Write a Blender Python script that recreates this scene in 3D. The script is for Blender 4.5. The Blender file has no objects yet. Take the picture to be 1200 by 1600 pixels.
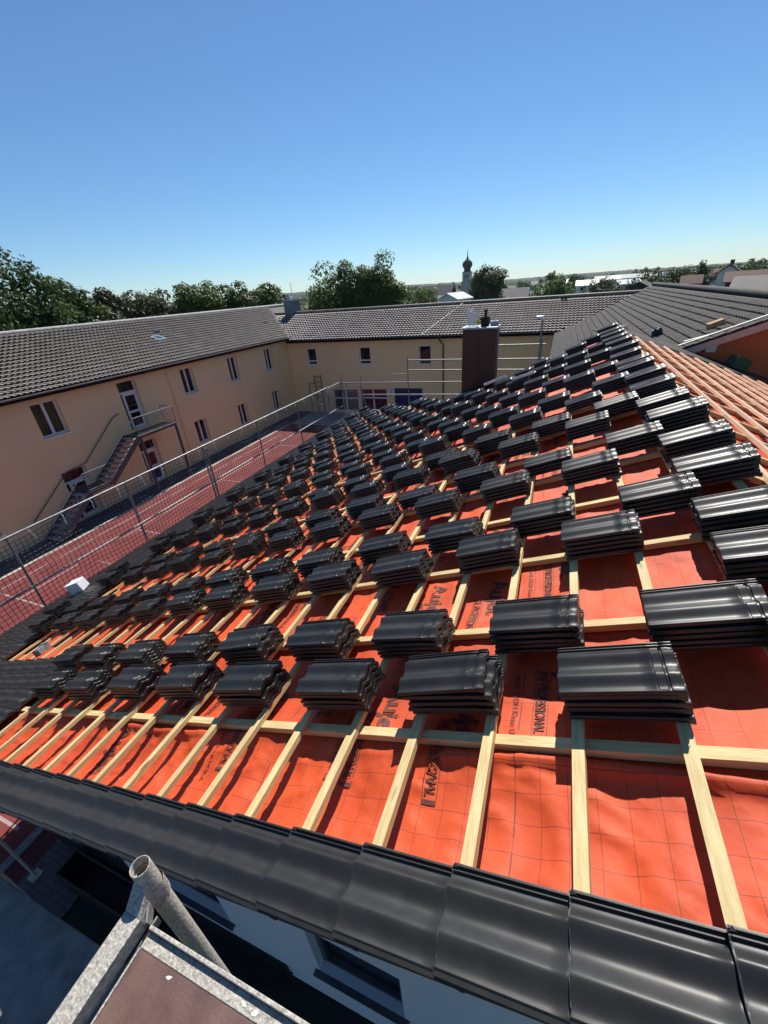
import bpy, math, random
from mathutils import Vector, Matrix, noise
import numpy as np
R_ = random.Random(7)
S = bpy.context.scene
# ------------------------------------------------------------------ camera, sky, sun, exposure
cd = bpy.data.cameras.new('camera'); cam = bpy.data.objects.new('camera', cd); S.collection.objects.link(cam)
cd.sensor_fit = 'HORIZONTAL'; cd.sensor_width = 36.0; cd.lens = 36.0 * 643.622 / 1200; cd.clip_start = .05; cd.clip_end = 20000
CR = ((.931456, .357529, -.067546), (.114539, -.464323, -.878228), (-.345356, .810294, -.473448))   # right, down, forward
cam.matrix_world = Matrix(((CR[0][0], -CR[1][0], -CR[2][0], 0), (CR[0][1], -CR[1][1], -CR[2][1], 0), (CR[0][2], -CR[1][2], -CR[2][2], 0), (0, 0, 0, 1)))
S.camera = cam
SUN = Vector((-.10, .82, 1.0)).normalized()
w = bpy.data.worlds.new('World'); S.world = w; w.use_nodes = True
wn = w.node_tree.nodes; wl = w.node_tree.links; wn.clear()
sk = wn.new('ShaderNodeTexSky'); sk.sky_type = 'NISHITA'; sk.sun_disc = False
sk.sun_elevation = math.asin(SUN.z); sk.sun_rotation = math.atan2(SUN.x, SUN.y)
sk.altitude = 300; sk.air_density = 1.0; sk.dust_density = 0; sk.ozone_density = 10
bg = wn.new('ShaderNodeBackground'); bg.inputs[1].default_value = .074
wo = wn.new('ShaderNodeOutputWorld'); tint = wn.new('ShaderNodeMix'); tint.data_type = 'RGBA'; tint.blend_type = 'MULTIPLY'; tint.inputs[0].default_value = 1; tint.inputs[7].default_value = (.97, 1.0, .95, 1)
wl.new(sk.outputs[0], tint.inputs[6]); wl.new(tint.outputs[2], bg.inputs[0]); wl.new(bg.outputs[0], wo.inputs[0])
sd = bpy.data.lights.new('sun', 'SUN'); sd.energy = 4.3; sd.angle = math.radians(.5); sd.color = (1, .955, .88)
so = bpy.data.objects.new('sun', sd); S.collection.objects.link(so); so.rotation_euler = SUN.to_track_quat('Z', 'Y').to_euler()
S.view_settings.view_transform = 'Standard'; S.view_settings.look = 'None'; S.view_settings.gamma = 1; S.view_settings.exposure = .64
S.cycles.max_bounces = 8; S.cycles.diffuse_bounces = 5; S.cycles.glossy_bounces = 3; S.cycles.transparent_max_bounces = 12
G = -8.85                                                             # ground level; the lens is the origin

# ------------------------------------------------------------------ materials
def mat(name, col, rough=.6, var=.0, scale=8, metal=0, bump=0, bscale=40, spec=.5, col2=None, stretch=None, obj_rand=0, detail=4, lo=.35, hi=.65, rvar=0):
    m = bpy.data.materials.new(name); m.use_nodes = True; n = m.node_tree.nodes; l = m.node_tree.links
    b = n['Principled BSDF']; b.inputs['Base Color'].default_value = (*col, 1); b.inputs['Roughness'].default_value = rough
    b.inputs['Metallic'].default_value = metal; b.inputs['Specular IOR Level'].default_value = spec
    tc = n.new('ShaderNodeTexCoord'); mp = n.new('ShaderNodeMapping'); l.new(tc.outputs['Object'], mp.inputs[0])
    if stretch: mp.inputs['Scale'].default_value = stretch
    if var or col2:
        t = n.new('ShaderNodeTexNoise'); t.inputs['Scale'].default_value = scale; t.inputs['Detail'].default_value = detail; l.new(mp.outputs[0], t.inputs['Vector'])
        r = n.new('ShaderNodeValToRGB'); l.new(t.outputs[0], r.inputs[0])
        c2 = col2 or tuple(c * (1 + var) for c in col); c1 = col if col2 else tuple(c * (1 - var) for c in col)
        r.color_ramp.elements[0].color = (*c1, 1); r.color_ramp.elements[1].color = (*c2, 1)
        r.color_ramp.elements[0].position = lo; r.color_ramp.elements[1].position = hi
        out = r.outputs[0]
        if obj_rand:
            oi = n.new('ShaderNodeObjectInfo'); mr = n.new('ShaderNodeMapRange'); mr.inputs[3].default_value = 1 - obj_rand; mr.inputs[4].default_value = 1 + obj_rand
            l.new(oi.outputs['Random'], mr.inputs[0]); mx = n.new('ShaderNodeMix'); mx.data_type = 'RGBA'; mx.blend_type = 'MULTIPLY'; mx.inputs[0].default_value = 1
            l.new(out, mx.inputs[6]); l.new(mr.outputs[0], mx.inputs[7]); out = mx.outputs[2]
        l.new(out, b.inputs['Base Color'])
        if rvar:
            mr2 = n.new('ShaderNodeMapRange'); mr2.inputs[3].default_value = rough - rvar; mr2.inputs[4].default_value = rough + rvar
            l.new(t.outputs[0], mr2.inputs[0]); l.new(mr2.outputs[0], b.inputs['Roughness'])
    if bump:
        t2 = n.new('ShaderNodeTexNoise'); t2.inputs['Scale'].default_value = bscale; t2.inputs['Detail'].default_value = 5; l.new(mp.outputs[0], t2.inputs['Vector'])
        bp = n.new('ShaderNodeBump'); bp.inputs['Strength'].default_value = bump; bp.inputs['Distance'].default_value = .01; l.new(t2.outputs[0], bp.inputs['Height']); l.new(bp.outputs[0], b.inputs['Normal'])
    return m

def pane_mat(name, col):
    m = mat(name, col, .04, spec=.6); return m

M = {}
M['tile'] = mat('black_engobe', (.018, .0174, .0166), .41, scale=6, col2=(.026, .025, .0238), obj_rand=.25, bump=.03, bscale=250, rvar=.07, spec=.48, detail=8)
M['tile_dusty'] = mat('black_engobe_dusty', (.022, .0212, .0202), .42, scale=12, col2=(.030, .0288, .0272), obj_rand=.18, bump=.03, bscale=350, detail=12, lo=.40, hi=.75, rvar=.06, spec=.5)
M['edge_glint'] = mat('tile_edge_glint', (.16, .155, .15), .5, scale=60, col2=(.42, .41, .40), lo=.45, hi=.6)  # light catching the tile's lower edge, painted as a pale strip
M['wood'] = mat('fresh_spruce', (.48, .36, .155), .65, scale=5, col2=(.63, .50, .25), stretch=(1, 9, 9), obj_rand=.12, bump=.25, bscale=20, detail=7)
def add_knots(m):
    n = m.node_tree.nodes; l = m.node_tree.links; b = n['Principled BSDF']; src = b.inputs['Base Color'].links[0].from_socket
    tc = n.new('ShaderNodeTexCoord'); oi = n.new('ShaderNodeObjectInfo'); mp = n.new('ShaderNodeMapping'); mp.inputs['Scale'].default_value = (2.2, 9, 9); l.new(tc.outputs['Object'], mp.inputs[0])
    ad = n.new('ShaderNodeVectorMath'); ad.operation = 'ADD'; l.new(mp.outputs[0], ad.inputs[0]); sc = n.new('ShaderNodeVectorMath'); sc.operation = 'SCALE'; sc.inputs[0].default_value = (37, 3, 5); l.new(oi.outputs['Random'], sc.inputs['Scale']); l.new(sc.outputs[0], ad.inputs[1])
    v = n.new('ShaderNodeTexVoronoi'); v.inputs['Scale'].default_value = 1.0; l.new(ad.outputs[0], v.inputs[0])
    r = n.new('ShaderNodeValToRGB'); r.color_ramp.elements[0].position = .06; r.color_ramp.elements[0].color = (1, 1, 1, 1); r.color_ramp.elements[1].position = .14; r.color_ramp.elements[1].color = (0, 0, 0, 1); l.new(v.outputs['Distance'], r.inputs[0])
    mx = n.new('ShaderNodeMix'); mx.data_type = 'RGBA'; l.new(r.outputs[0], mx.inputs[0]); l.new(src, mx.inputs[6]); mx.inputs[7].default_value = (.20, .10, .04, 1); l.new(mx.outputs[2], b.inputs['Base Color'])
add_knots(M['wood'])
M['wood_pink'] = mat('pinkish_spruce', (.56, .37, .23), .65, scale=5, col2=(.68, .50, .35), stretch=(1, 9, 9), obj_rand=.12, bump=.25, bscale=20, detail=7)
M['oldtile'] = mat('weathered_brown_tile', (.155, .13, .11), .6, scale=2, col2=(.25, .215, .185), detail=9, lo=.3, hi=.7)
M['oldtile_pink'] = mat('weathered_pinkish_tile', (.22, .185, .168), .32, scale=2, col2=(.32, .28, .26), detail=9, lo=.3, hi=.7)
M['oldtile_grey'] = mat('weathered_grey_tile', (.026, .024, .023), .8, scale=16, col2=(.105, .098, .092), detail=10, lo=.3, hi=.7, spec=.3)
M['render_yellow'] = mat('ochre_render', (.84, .60, .325), .9, scale=.5, col2=(.89, .645, .355), bump=.2, bscale=150, detail=6)
M['white_wall'] = mat('white_render', (.58, .59, .59), .9, var=.04, scale=1, bump=.1, bscale=120)
M['white'] = mat('white_paint', (.78, .78, .78), .4, var=.03, scale=3)
M['frame'] = mat('white_window_frame', (.72, .72, .73), .35)
M['glass'] = pane_mat('dark_window_glass', (.010, .009, .009))
M['dark_pane'] = mat('unlit_window_pane', (.006, .006, .007), .25, spec=.15)
M['glass_red'] = mat('glass_with_red_reflection', (.12, .025, .03), .05, scale=.8, col2=(.02, .012, .012), lo=.45, hi=.55)  # red reflections painted into the pane colour
M['galv'] = mat('galvanised_steel', (.19, .195, .20), .5, scale=14, col2=(.32, .32, .32), metal=.5, bump=.06, bscale=60, detail=8)
M['galv_dirty'] = mat('mortar_spattered_steel', (.24, .22, .19), .6, scale=130, col2=(.46, .43, .37), metal=.15, bump=.35, bscale=120, detail=12, lo=.33, hi=.62)
M['dark_steel'] = mat('dark_grey_steel', (.09, .095, .105), .5, var=.15, scale=6, metal=.4)
M['gutter'] = mat('dark_gutter', (.055, .06, .07), .4, var=.1, scale=2, metal=.3)
M['zinc'] = mat('zinc_sheet', (.26, .32, .38), .38, scale=4, col2=(.34, .40, .45), metal=.6)
M['housing'] = mat('dark_blue_grey_sheet', (.085, .115, .145), .45, scale=2, col2=(.115, .15, .18), metal=.4)
M['drain'] = mat('grey_drain_stone', (.12, .12, .12), .85, scale=9, col2=(.20, .20, .19))
M['brown'] = mat('brown_sheet_metal', (.050, .022, .018), .45, scale=2, col2=(.062, .028, .022), metal=.2)
M['concrete'] = mat('concrete', (.33, .33, .34), .85, var=.15, scale=12, bump=.2)
M['court'] = mat('red_sports_surface', (.135, .023, .021), .9, scale=1.2, col2=(.185, .034, .030), bump=.2, bscale=300, detail=10)
M['line'] = mat('white_line_paint', (.34, .25, .235), .8, var=.12, scale=30)
M['kerb'] = mat('pale_kerb_stone', (.45, .40, .33), .85, var=.15, scale=6)
M['mat_red'] = mat('dark_red_rubber', (.075, .012, .016), .9, var=.15, scale=20)
M['ground'] = mat('meadow_ground', (.045, .065, .02), .95, scale=.02, col2=(.10, .10, .04), detail=6)
M['soil'] = mat('shade_toned_soil', (.014, .012, .011), .95, var=.3, scale=9, bump=.5, bscale=20)  # deep shade below the gable is put into the soil colour
M['black'] = mat('black_plastic', (.009, .009, .010), .5, var=.2, scale=30)
M['deck_red'] = mat('red_brown_phenolic_deck', (.085, .042, .035), .55, scale=11, col2=(.150, .082, .068), bump=.08, bscale=160, detail=10, rvar=.1)
M['deck_grey'] = mat('grey_steel_deck', (.15, .145, .13), .6, scale=9, col2=(.30, .285, .26), bump=.1, bscale=60, detail=9, lo=.35, hi=.75)
M['net'] = mat('blue_grey_net_cord', (.07, .09, .115), .8)
M['blue'] = mat('blue_panel', (.010, .016, .10), .5)
M['paper'] = mat('white_card', (.7, .68, .62), .8)
M['cardboard'] = mat('cardboard', (.42, .25, .12), .85, var=.1, scale=8)
M['green'] = mat('green_plastic', (.008, .055, .03), .5)
M['wall_orange'] = mat('orange_red_render', (.42, .095, .03), .85, scale=1.3, col2=(.48, .115, .038))
M['fascia'] = mat('pale_pink_board', (.52, .36, .32), .7, var=.08, scale=4)
M['bark'] = mat('bark', (.07, .052, .04), .95, var=.25, scale=10, bump=.5)
M['bag'] = mat('translucent_white_bag', (.62, .65, .66), .25, spec=.8)
M['bag'].node_tree.nodes['Principled BSDF'].inputs['Alpha'].default_value = .42
M['house_white'] = mat('pale_house_render', (.62, .62, .62), .9, var=.05, scale=.5)
M['roof_hall'] = mat('blue_grey_hall_roof', (.10, .125, .15), .5, var=.08, scale=.4)
M['roof_red'] = mat('red_brown_roof', (.13, .066, .055), .8, var=.15, scale=.8, detail=8)
M['roof_grey'] = mat('grey_roof', (.30, .25, .23), .8, var=.12, scale=.6, detail=8)
M['roof_dark'] = mat('dark_roof', (.085, .075, .072), .7, var=.15, scale=.6, detail=8)
M['roof_bright'] = mat('bright_metal_roof', (.72, .74, .76), .35, var=.05, scale=.6)
M['dark_wood'] = mat('dark_timber', (.045, .034, .028), .8, var=.2, scale=2)
M['church_stone'] = mat('pale_church_render', (.42, .38, .36), .9, var=.06, scale=.4)
M['copper'] = mat('dark_slate_dome', (.035, .042, .045), .6, var=.2, scale=.8)
M['forest'] = mat('forest_hill', (.012, .028, .018), .95, scale=.02, col2=(.030, .052, .030), detail=8)

def leaf_mat(name, a, b_):
    m = bpy.data.materials.new(name); m.use_nodes = True; n = m.node_tree.nodes; l = m.node_tree.links
    b = n['Principled BSDF']; b.inputs['Roughness'].default_value = .5; b.inputs['Specular IOR Level'].default_value = .35
    tc = n.new('ShaderNodeTexCoord'); t = n.new('ShaderNodeTexNoise'); t.inputs['Scale'].default_value = .9; t.inputs['Detail'].default_value = 6; l.new(tc.outputs['Object'], t.inputs[0])
    r = n.new('ShaderNodeValToRGB'); l.new(t.outputs[0], r.inputs[0]); r.color_ramp.elements[0].position = .35; r.color_ramp.elements[1].position = .68
    r.color_ramp.elements[0].color = (*a, 1); r.color_ramp.elements[1].color = (*b_, 1); l.new(r.outputs[0], b.inputs['Base Color'])
    tr = n.new('ShaderNodeBsdfTranslucent'); l.new(r.outputs[0], tr.inputs[0]); ms = n.new('ShaderNodeMixShader'); ms.inputs[0].default_value = .42
    l.new(b.outputs[0], ms.inputs[1]); l.new(tr.outputs[0], ms.inputs[2]); l.new(ms.outputs[0], n['Material Output'].inputs[0]); return m
M['leaf_dark'] = leaf_mat('dark_green_leaves', (.034, .062, .013), (.085, .125, .028))
M['leaf_mid'] = leaf_mat('mid_green_leaves', (.058, .098, .016), (.13, .18, .034))
M['leaf_olive'] = leaf_mat('olive_green_leaves', (.045, .060, .020), (.092, .105, .040))

def underlay_mat():
    m = mat('orange_underlay', (.50, .056, .010), .66, scale=2.6, col2=(.64, .083, .016), bump=.10, bscale=45, detail=8)
    n = m.node_tree.nodes; l = m.node_tree.links; b = n['Principled BSDF']
    uv = n.new('ShaderNodeUVMap'); sx = n.new('ShaderNodeSeparateXYZ'); l.new(uv.outputs[0], sx.inputs[0])
    def math_(op, a, bval=None, c=None):
        x = n.new('ShaderNodeMath'); x.operation = op
        for i, v in enumerate((a, bval, c)):
            if v is None: continue
            if isinstance(v, (int, float)): x.inputs[i].default_value = v
            else: l.new(v, x.inputs[i])
        return x.outputs[0]
    def lines(o, period, width):
        f = math_('FRACT', math_('ADD', math_('DIVIDE', o, period), 100.0)); d = math_('ABSOLUTE', math_('SUBTRACT', f, .5))
        return math_('GREATER_THAN', d, .5 - width / period / 2)
    g = math_('MAXIMUM', lines(sx.outputs[0], .1, .0022), lines(sx.outputs[1], .1, .0022))
    seam = math_('MULTIPLY', lines(math_('ADD', sx.outputs[0], .78), 1.38, .006), math_('GREATER_THAN', math_('FRACT', math_('MULTIPLY', sx.outputs[1], 5.0)), .25))
    g = math_('MAXIMUM', g, seam)
    vd = n.new('ShaderNodeTexVoronoi'); vd.inputs['Scale'].default_value = 4.5; l.new(uv.outputs[0], vd.inputs[0]); g = math_('MAXIMUM', g, math_('LESS_THAN', vd.outputs['Distance'], .020))
    src = b.inputs['Base Color'].links[0].from_socket
    mx = n.new('ShaderNodeMix'); mx.data_type = 'RGBA'; l.new(math_('MULTIPLY', g, .72), mx.inputs[0]); l.new(src, mx.inputs[6]); mx.inputs[7].default_value = (.05, .02, .015, 1)
    l.new(mx.outputs[2], b.inputs['Base Color'])
    # woven embossing of the fleece
    wv = n.new('ShaderNodeTexVoronoi'); wv.inputs['Scale'].default_value = 60; l.new(uv.outputs[0], wv.inputs[0])
    bp = n.new('ShaderNodeBump'); bp.inputs['Strength'].default_value = .07; bp.inputs['Distance'].default_value = .004; l.new(wv.outputs[0], bp.inputs['Height'])
    old = b.inputs['Normal'].links[0].from_socket; l.new(old, bp.inputs['Normal']); l.new(bp.outputs[0], b.inputs['Normal'])
    return m
M['underlay'] = underlay_mat()
M['print'] = mat('dark_brown_print', (.115, .032, .020), .7, var=.12, scale=30)

def paver_mat():
    m = mat('dark_brick_paving', (.05, .042, .045), .9, var=.2, scale=14)
    n = m.node_tree.nodes; l = m.node_tree.links; b = n['Principled BSDF']; tc = n.new('ShaderNodeTexCoord'); br = n.new('ShaderNodeTexBrick')
    l.new(tc.outputs['Object'], br.inputs[0]); br.inputs['Scale'].default_value = 2.5; br.inputs['Mortar Size'].default_value = .012
    br.inputs[1].default_value = (.085, .068, .072, 1); br.inputs[2].default_value = (.115, .092, .095, 1); br.inputs[3].default_value = (.03, .026, .026, 1); l.new(br.outputs[0], b.inputs['Base Color']); return m
M['paver'] = paver_mat()

# ------------------------------------------------------------------ mesh building
class MB:
    def __init__(s): s.v = []; s.f = []
    def add(s, vs, fs):
        o = len(s.v); s.v += [tuple(p) for p in vs]; s.f += [tuple(i + o for i in f) for f in fs]
    def quad(s, *p): s.add(p, [tuple(range(len(p)))])
    def box(s, x0, x1, y0, y1, z0, z1, mx=None):
        vs = [Vector((x, y, z)) for x in (x0, x1) for y in (y0, y1) for z in (z0, z1)]
        if mx is not None: vs = [mx @ p for p in vs]
        s.add(vs, [(0, 1, 3, 2), (4, 6, 7, 5), (0, 4, 5, 1), (2, 3, 7, 6), (0, 2, 6, 4), (1, 5, 7, 3)])
    def bar(s, a, b, w, h, up=(0, 0, 1)):
        a = Vector(a); b = Vector(b); d = (b - a); L = d.length; d.normalize(); sd_ = d.cross(Vector(up)).normalized(); u = sd_.cross(d)
        vs = [p + sd_ * x + u * z for p in (a, b) for x in (-w / 2, w / 2) for z in (-h / 2, h / 2)]
        s.add(vs, [(0, 1, 3, 2), (4, 6, 7, 5), (0, 4, 5, 1), (2, 3, 7, 6), (0, 2, 6, 4), (1, 5, 7, 3)])
    def tube(s, pts, r, n=8, cap=True, r2=None):
        pts = [Vector(p) for p in pts]; o = len(s.v); k = len(pts)
        for i, p in enumerate(pts):
            d = (pts[min(i + 1, k - 1)] - pts[max(i - 1, 0)]).normalized(); a = d.orthogonal().normalized(); c = d.cross(a)
            if abs(d.z) < .9: a = Vector((0, 0, 1)).cross(d).normalized(); c = d.cross(a)
            rr = r if r2 is None else r + (r2 - r) * i / (k - 1)
            for j in range(n):
                t = 2 * math.pi * j / n; s.v.append(tuple(p + a * math.cos(t) * rr + c * math.sin(t) * rr))
        for i in range(k - 1):
            for j in range(n): s.f.append((o + i * n + j, o + i * n + (j + 1) % n, o + (i + 1) * n + (j + 1) % n, o + (i + 1) * n + j))
        if cap: s.f.append(tuple(o + j for j in range(n))[::-1]); s.f.append(tuple(o + (k - 1) * n + j for j in range(n)))
    def lathe(s, prof, n=24, c=(0, 0, 0), closed=False):
        o = len(s.v); k = len(prof)
        for r, z in prof:
            for j in range(n): t = 2 * math.pi * j / n; s.v.append((c[0] + r * math.cos(t), c[1] + r * math.sin(t), c[2] + z))
        rng = range(k if closed else k - 1)
        for i in rng:
            i2 = (i + 1) % k
            for j in range(n): s.f.append((o + i * n + j, o + i * n + (j + 1) % n, o + i2 * n + (j + 1) % n, o + i2 * n + j))
    def mesh(s, name, smooth=None, bevel=0):
        me = bpy.data.meshes.new(name); me.from_pydata(s.v, [], s.f); me.validate(); me.update()
        if smooth: 
            me.polygons.foreach_set('use_smooth', [True] * len(me.polygons)); me.set_sharp_from_angle(angle=math.radians(smooth))
        return me
def link(o): S.collection.objects.link(o); return o
def obj(name, mb, m, parent=None, smooth=None, bevel=0):
    me = mb if isinstance(mb, bpy.types.Mesh) else mb.mesh(name, smooth)
    if m is not None and not me.materials: me.materials.append(M[m] if isinstance(m, str) else m)
    o = link(bpy.data.objects.new(name, me))
    if parent: o.parent = parent
    if bevel:
        bv = o.modifiers.new('edge', 'BEVEL'); bv.width = bevel; bv.segments = 2; bv.limit_method = 'ANGLE'
    return o
def tag(o, label=None, cat=None, group=None, kind=None):
    for k, v in (('label', label), ('category', cat), ('group', group), ('kind', kind)):
        if v: o[k] = v
    return o
def thing(name, label, cat, group=None):
    return tag(link(bpy.data.objects.new(name, None)), label, cat, group)
ORD = 'zeroth first second third fourth fifth sixth seventh eighth ninth tenth eleventh twelfth thirteenth fourteenth fifteenth sixteenth seventeenth eighteenth nineteenth twentieth twenty-first twenty-second twenty-third twenty-fourth twenty-fifth twenty-sixth twenty-seventh twenty-eighth twenty-ninth thirtieth'.split()

# ------------------------------------------------------------------ the roof frame: s down the slope, v away along the eave, h above the battens
TH = .367244; H = 1.58; cT, sT = math.cos(TH), math.sin(TH)
U = Vector((cT, 0, sT)); E = Vector((0, 1, 0)); N = Vector((-sT, 0, cT)); P0 = -H * N
def RP(s, v, h=0): return P0 - U * s + E * v + N * h
def RM(s, v, h=0, tilt=0, yaw=0):
    m = Matrix(((U.x, E.x, N.x, 0), (U.y, E.y, N.y, 0), (U.z, E.z, N.z, 0), (0, 0, 0, 1)))
    return Matrix.Translation(RP(s, v, h)) @ m @ Matrix.Rotation(yaw, 4, 'Z') @ Matrix.Rotation(tilt, 4, 'Y')
RIDGE = RP(-.75, 0); U2 = Vector((cT, 0, -sT)); N2 = Vector((sT, 0, cT))
def QP(t, v, h=0): return RIDGE + U2 * t + E * v + N2 * h           # the slope beyond the ridge
def vmax(s): return 12.4 - (s + .75) * .787 if s < 2.3 else 10.0 + (s - 2.3) * .95
SE = 10.0                                                            # eave
def smin_hip(v): return 2.3 + (v - 10.0) / .95 if v > 10 else -.75
CBV = [.50] + [1.168 + .69 * k for k in range(24)]
def sag(s, v):
    if v < 1.168: a, b, dep = .50, 1.168, .055
    else:
        k = int((v - 1.168) / .69); a = 1.168 + .69 * k; b = a + .69; dep = .030
    u = (v - a) / (b - a); u = min(max(u, 0), 1)
    d = dep * math.sin(math.pi * u) ** .8
    f = min(1, 8 * u * (1 - u))
    wr = noise.noise(Vector((s * 2.3, v * 3.1, 1))) * .014 + noise.noise(Vector((s * 6.5, v * 3.5, 5))) * .009 + (1 - abs(noise.noise(Vector((s * 4 + v * 2.2, v * 2.5 - s, 9))))) ** 14 * .010 + (1 - abs(noise.noise(Vector((s * 7 - v * 5, v * 4, 3))))) ** 18 * .006
    h = -.074 - d + wr * f
    if v < 1.168: h -= wr * f * -.7; h += .032 * math.exp(-((v - (1.105 + .012 * math.sin(s * 3.7))) / .022) ** 2) * (.7 + .5 * math.sin(s * 2.2 + 1))
    return h

# ------------------------------------------------------------------ tiles
def tile_mesh(name, W=.25, L=.43, nw=26, hi=True, amp=.022, lip=.006, flap=0.0, edge=False):
    ys, zs, bs = [], [], []
    main = [i / nw for i in range(nw + 1)]
    ys += [0, .002]; zs += [.000, .0035]; bs += [-.008 - lip, -.008 - lip]
    y1 = .84 * W
    for u in main:
        q = (.004 + (y1 - .004) * u) / W
        if q < .71: e_ = abs(math.sin(math.pi * (q - .28) / .43)); c_ = .5 + .5 * math.cos(2 * math.pi * (q - .28) / .43)
        else: e_ = math.sin(math.pi / 2 * min(1, (q - .71) / .14)); c_ = .5 + .5 * math.cos(math.pi * min(1, (q - .71) / .14))
        z = amp * (.42 * (1 - math.sqrt(e_ * e_ + .010) / 1.005) + .58 * c_)
        ys.append(.004 + (y1 - .004) * u); zs.append(z + .002); bs.append((z - .011) if u > .05 else z - .013)
    if hi:
        for yy, z in ((.86, .001), (.872, -.006), (.895, -.006), (.905, .003), (.918, .003), (.928, -.006), (.95, -.006), (.96, .004), (.975, .004), (.985, -.004), (1, -.005)):
            ys.append(yy * W); zs.append(z); bs.append(-.016)
    else:
        for yy, z in ((.88, -.005), (.96, .003), (1, -.004)): ys.append(yy * W); zs.append(z); bs.append(-.016)
    if flap:                                                        # downturned verge edge
        ys = [-.012, -.012] + ys; zs = [-flap, -.004] + zs; bs = [-flap - .001, -flap] + bs
    if hi: xs = [(0, -.006, .004), (.003, -.001, .002), (.010, 0, 0), (.1, 0, 0), (.2, 0, 0), (.3, 0, 0), (.335, 0, 0), (.341, .0035, 0), (.347, .0035, 0), (.352, -.003, 0), (.378, -.003, 0), (.382, -.009, 0), (.388, -.009, 0), (.392, -.002, 0), (.410, -.002, .006), (.416, -.004, .010), (.428, -.004, .011), (.43, -.006, .010)]
    else: xs = [(0, -.005, .004), (.006, 0, 0), (.335, 0, 0), (.342, .004, 0), (.352, -.003, 0), (.38, -.008, 0), (.395, -.002, .002), (.43, -.004, .010)]
    mb = MB(); nc = len(ys); nr = len(xs)
    for top in (1, 0):
        for x, dz, dl in xs:
            for j in range(nc):
                taper = 1.0
                z = zs[j] + (dz if .02 < ys[j] / W < .86 else min(dz, 0) * .3)
                b = bs[j] - dl + (min(dz, 0) * .5)
                mb.v.append((x * L / .43, ys[j], z if top else b))
    o2 = nr * nc
    for i in range(nr - 1):
        for j in range(nc - 1):
            a = i * nc + j; mb.f.append((a, a + nc, a + nc + 1, a + 1)); mb.f.append((o2 + a, o2 + a + 1, o2 + a + nc + 1, o2 + a + nc))
    for j in range(nc - 1):
        mb.f.append((j, j + 1, o2 + j + 1, o2 + j)); a = (nr - 1) * nc + j; mb.f.append((a + 1, a, o2 + a, o2 + a + 1))
    for i in range(nr - 1):
        a = i * nc; mb.f.append((a + nc, a, o2 + a, o2 + a + nc)); a += nc - 1; mb.f.append((a, a + nc, o2 + a + nc, o2 + a))
    if hi:                                                          # nibs in the head lock
        for y0 in (.30, .70): mb.box(.386 * L / .43, .408 * L / .43, y0 * W - .015, y0 * W + .015, -.004, .006)
    mb.v = [(x, y, z) for x, y, z in mb.v]
    me = mb.mesh(name, 38)
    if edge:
        me.materials.append(M['tile_dusty']); me.materials.append(M['edge_glint'])
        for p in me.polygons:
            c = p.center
            if c.x < .0025 and c.y > .02 and len(p.vertices) == 4: p.material_index = 1  # lower-end faces take the painted glint
    return me
TILE = tile_mesh('roof_tile_mesh'); TILE.materials.append(M['tile'])
TILE_LO = tile_mesh('roof_tile_far', nw=9, hi=False)
PITCH = .0325
def stack_mesh(n, seed):
    rr = random.Random(seed); mb = MB(); src_v = [v.co.copy() for v in TILE_LO.vertices]; src_f = [tuple(p.vertices) for p in TILE_LO.polygons]
    for i in range(n):
        dx, dy = rr.uniform(-.008, .008), rr.uniform(-.006, .006)
        mb.add([(v.x + dx, v.y + dy, v.z + .022 + i * PITCH) for v in src_v], src_f)
    me = mb.mesh('tile_stack_mesh', 38); me.materials.append(M['tile']); return me
STACKS = {(n, k): stack_mesh(n, 10 * n + k) for n in (4, 5, 6) for k in range(2)}

# lattice of stacks: rows across the slope, one stack to every other batten
stacks = []                                                          # (row, index from ridge, s of lower end, v, tiles)
SP = .721
rows = []
for i in range(14):
    rows.append((1.26 + 1.155 * i, .37, 'a')); rows.append((1.62 + 1.17 * i, .015, 'b'))
ridge_v = [1.34, 2.0, 2.42, 3.06, 3.60, 4.22, 4.78, 5.46, 6.05, 6.72, 7.25, 7.95, 8.5, 9.2, 9.75, 10.4, 10.95, 11.5]
CH = (2.1, 3.2, 10.35, 11.6)                                         # chimney footprint s0 s1 v0 v1
for r, (v, s0, typ) in enumerate(rows):
    k = 0; row = []
    if r < len(ridge_v) and ridge_v[r] + .3 < vmax(-.5): row.append((-.35, ridge_v[r]))
    while True:
        s = s0 + SP * k
        k += 1
        if s > 8.75: break
        if v + .30 > vmax(s - .2) or v + .3 > vmax(s): continue
        if s > CH[0] - .1 and s - .43 < CH[1] + .1 and v + .3 > CH[2] and v < CH[3]: continue
        if r == 0 and s > 5.75 or r == 1 and s > 5.9: continue
        row.append((s, v))
    for j, (s, vv) in enumerate(row):
        n = 5 if R_.random() < .72 else (6 if R_.random() < .6 else 4)
        if r < 4: n = 5
        stacks.append([r + 1, j + 1, s + R_.uniform(-.018, .018), vv + R_.uniform(-.022, .022), n])
def in_view(P, mx=120):
    x = sum(CR[0][i] * P[i] for i in range(3)); y = sum(CR[1][i] * P[i] for i in range(3)); z = sum(CR[2][i] * P[i] for i in range(3))
    if z < .1: return False
    x = x / z * 643.6 + 600; y = y / z * 643.6 + 800
    return -mx < x < 1200 + mx and -mx < y < 1600 + mx
stacks = [t for t in stacks if in_view(RP(t[2] - .2, t[3] + .12, .1), 150 if t[3] < 4 else 30)]
stacks.sort(key=lambda t: RP(t[2] - .2, t[3] + .12, .1).length)
used = 0; first_tile = None
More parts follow.
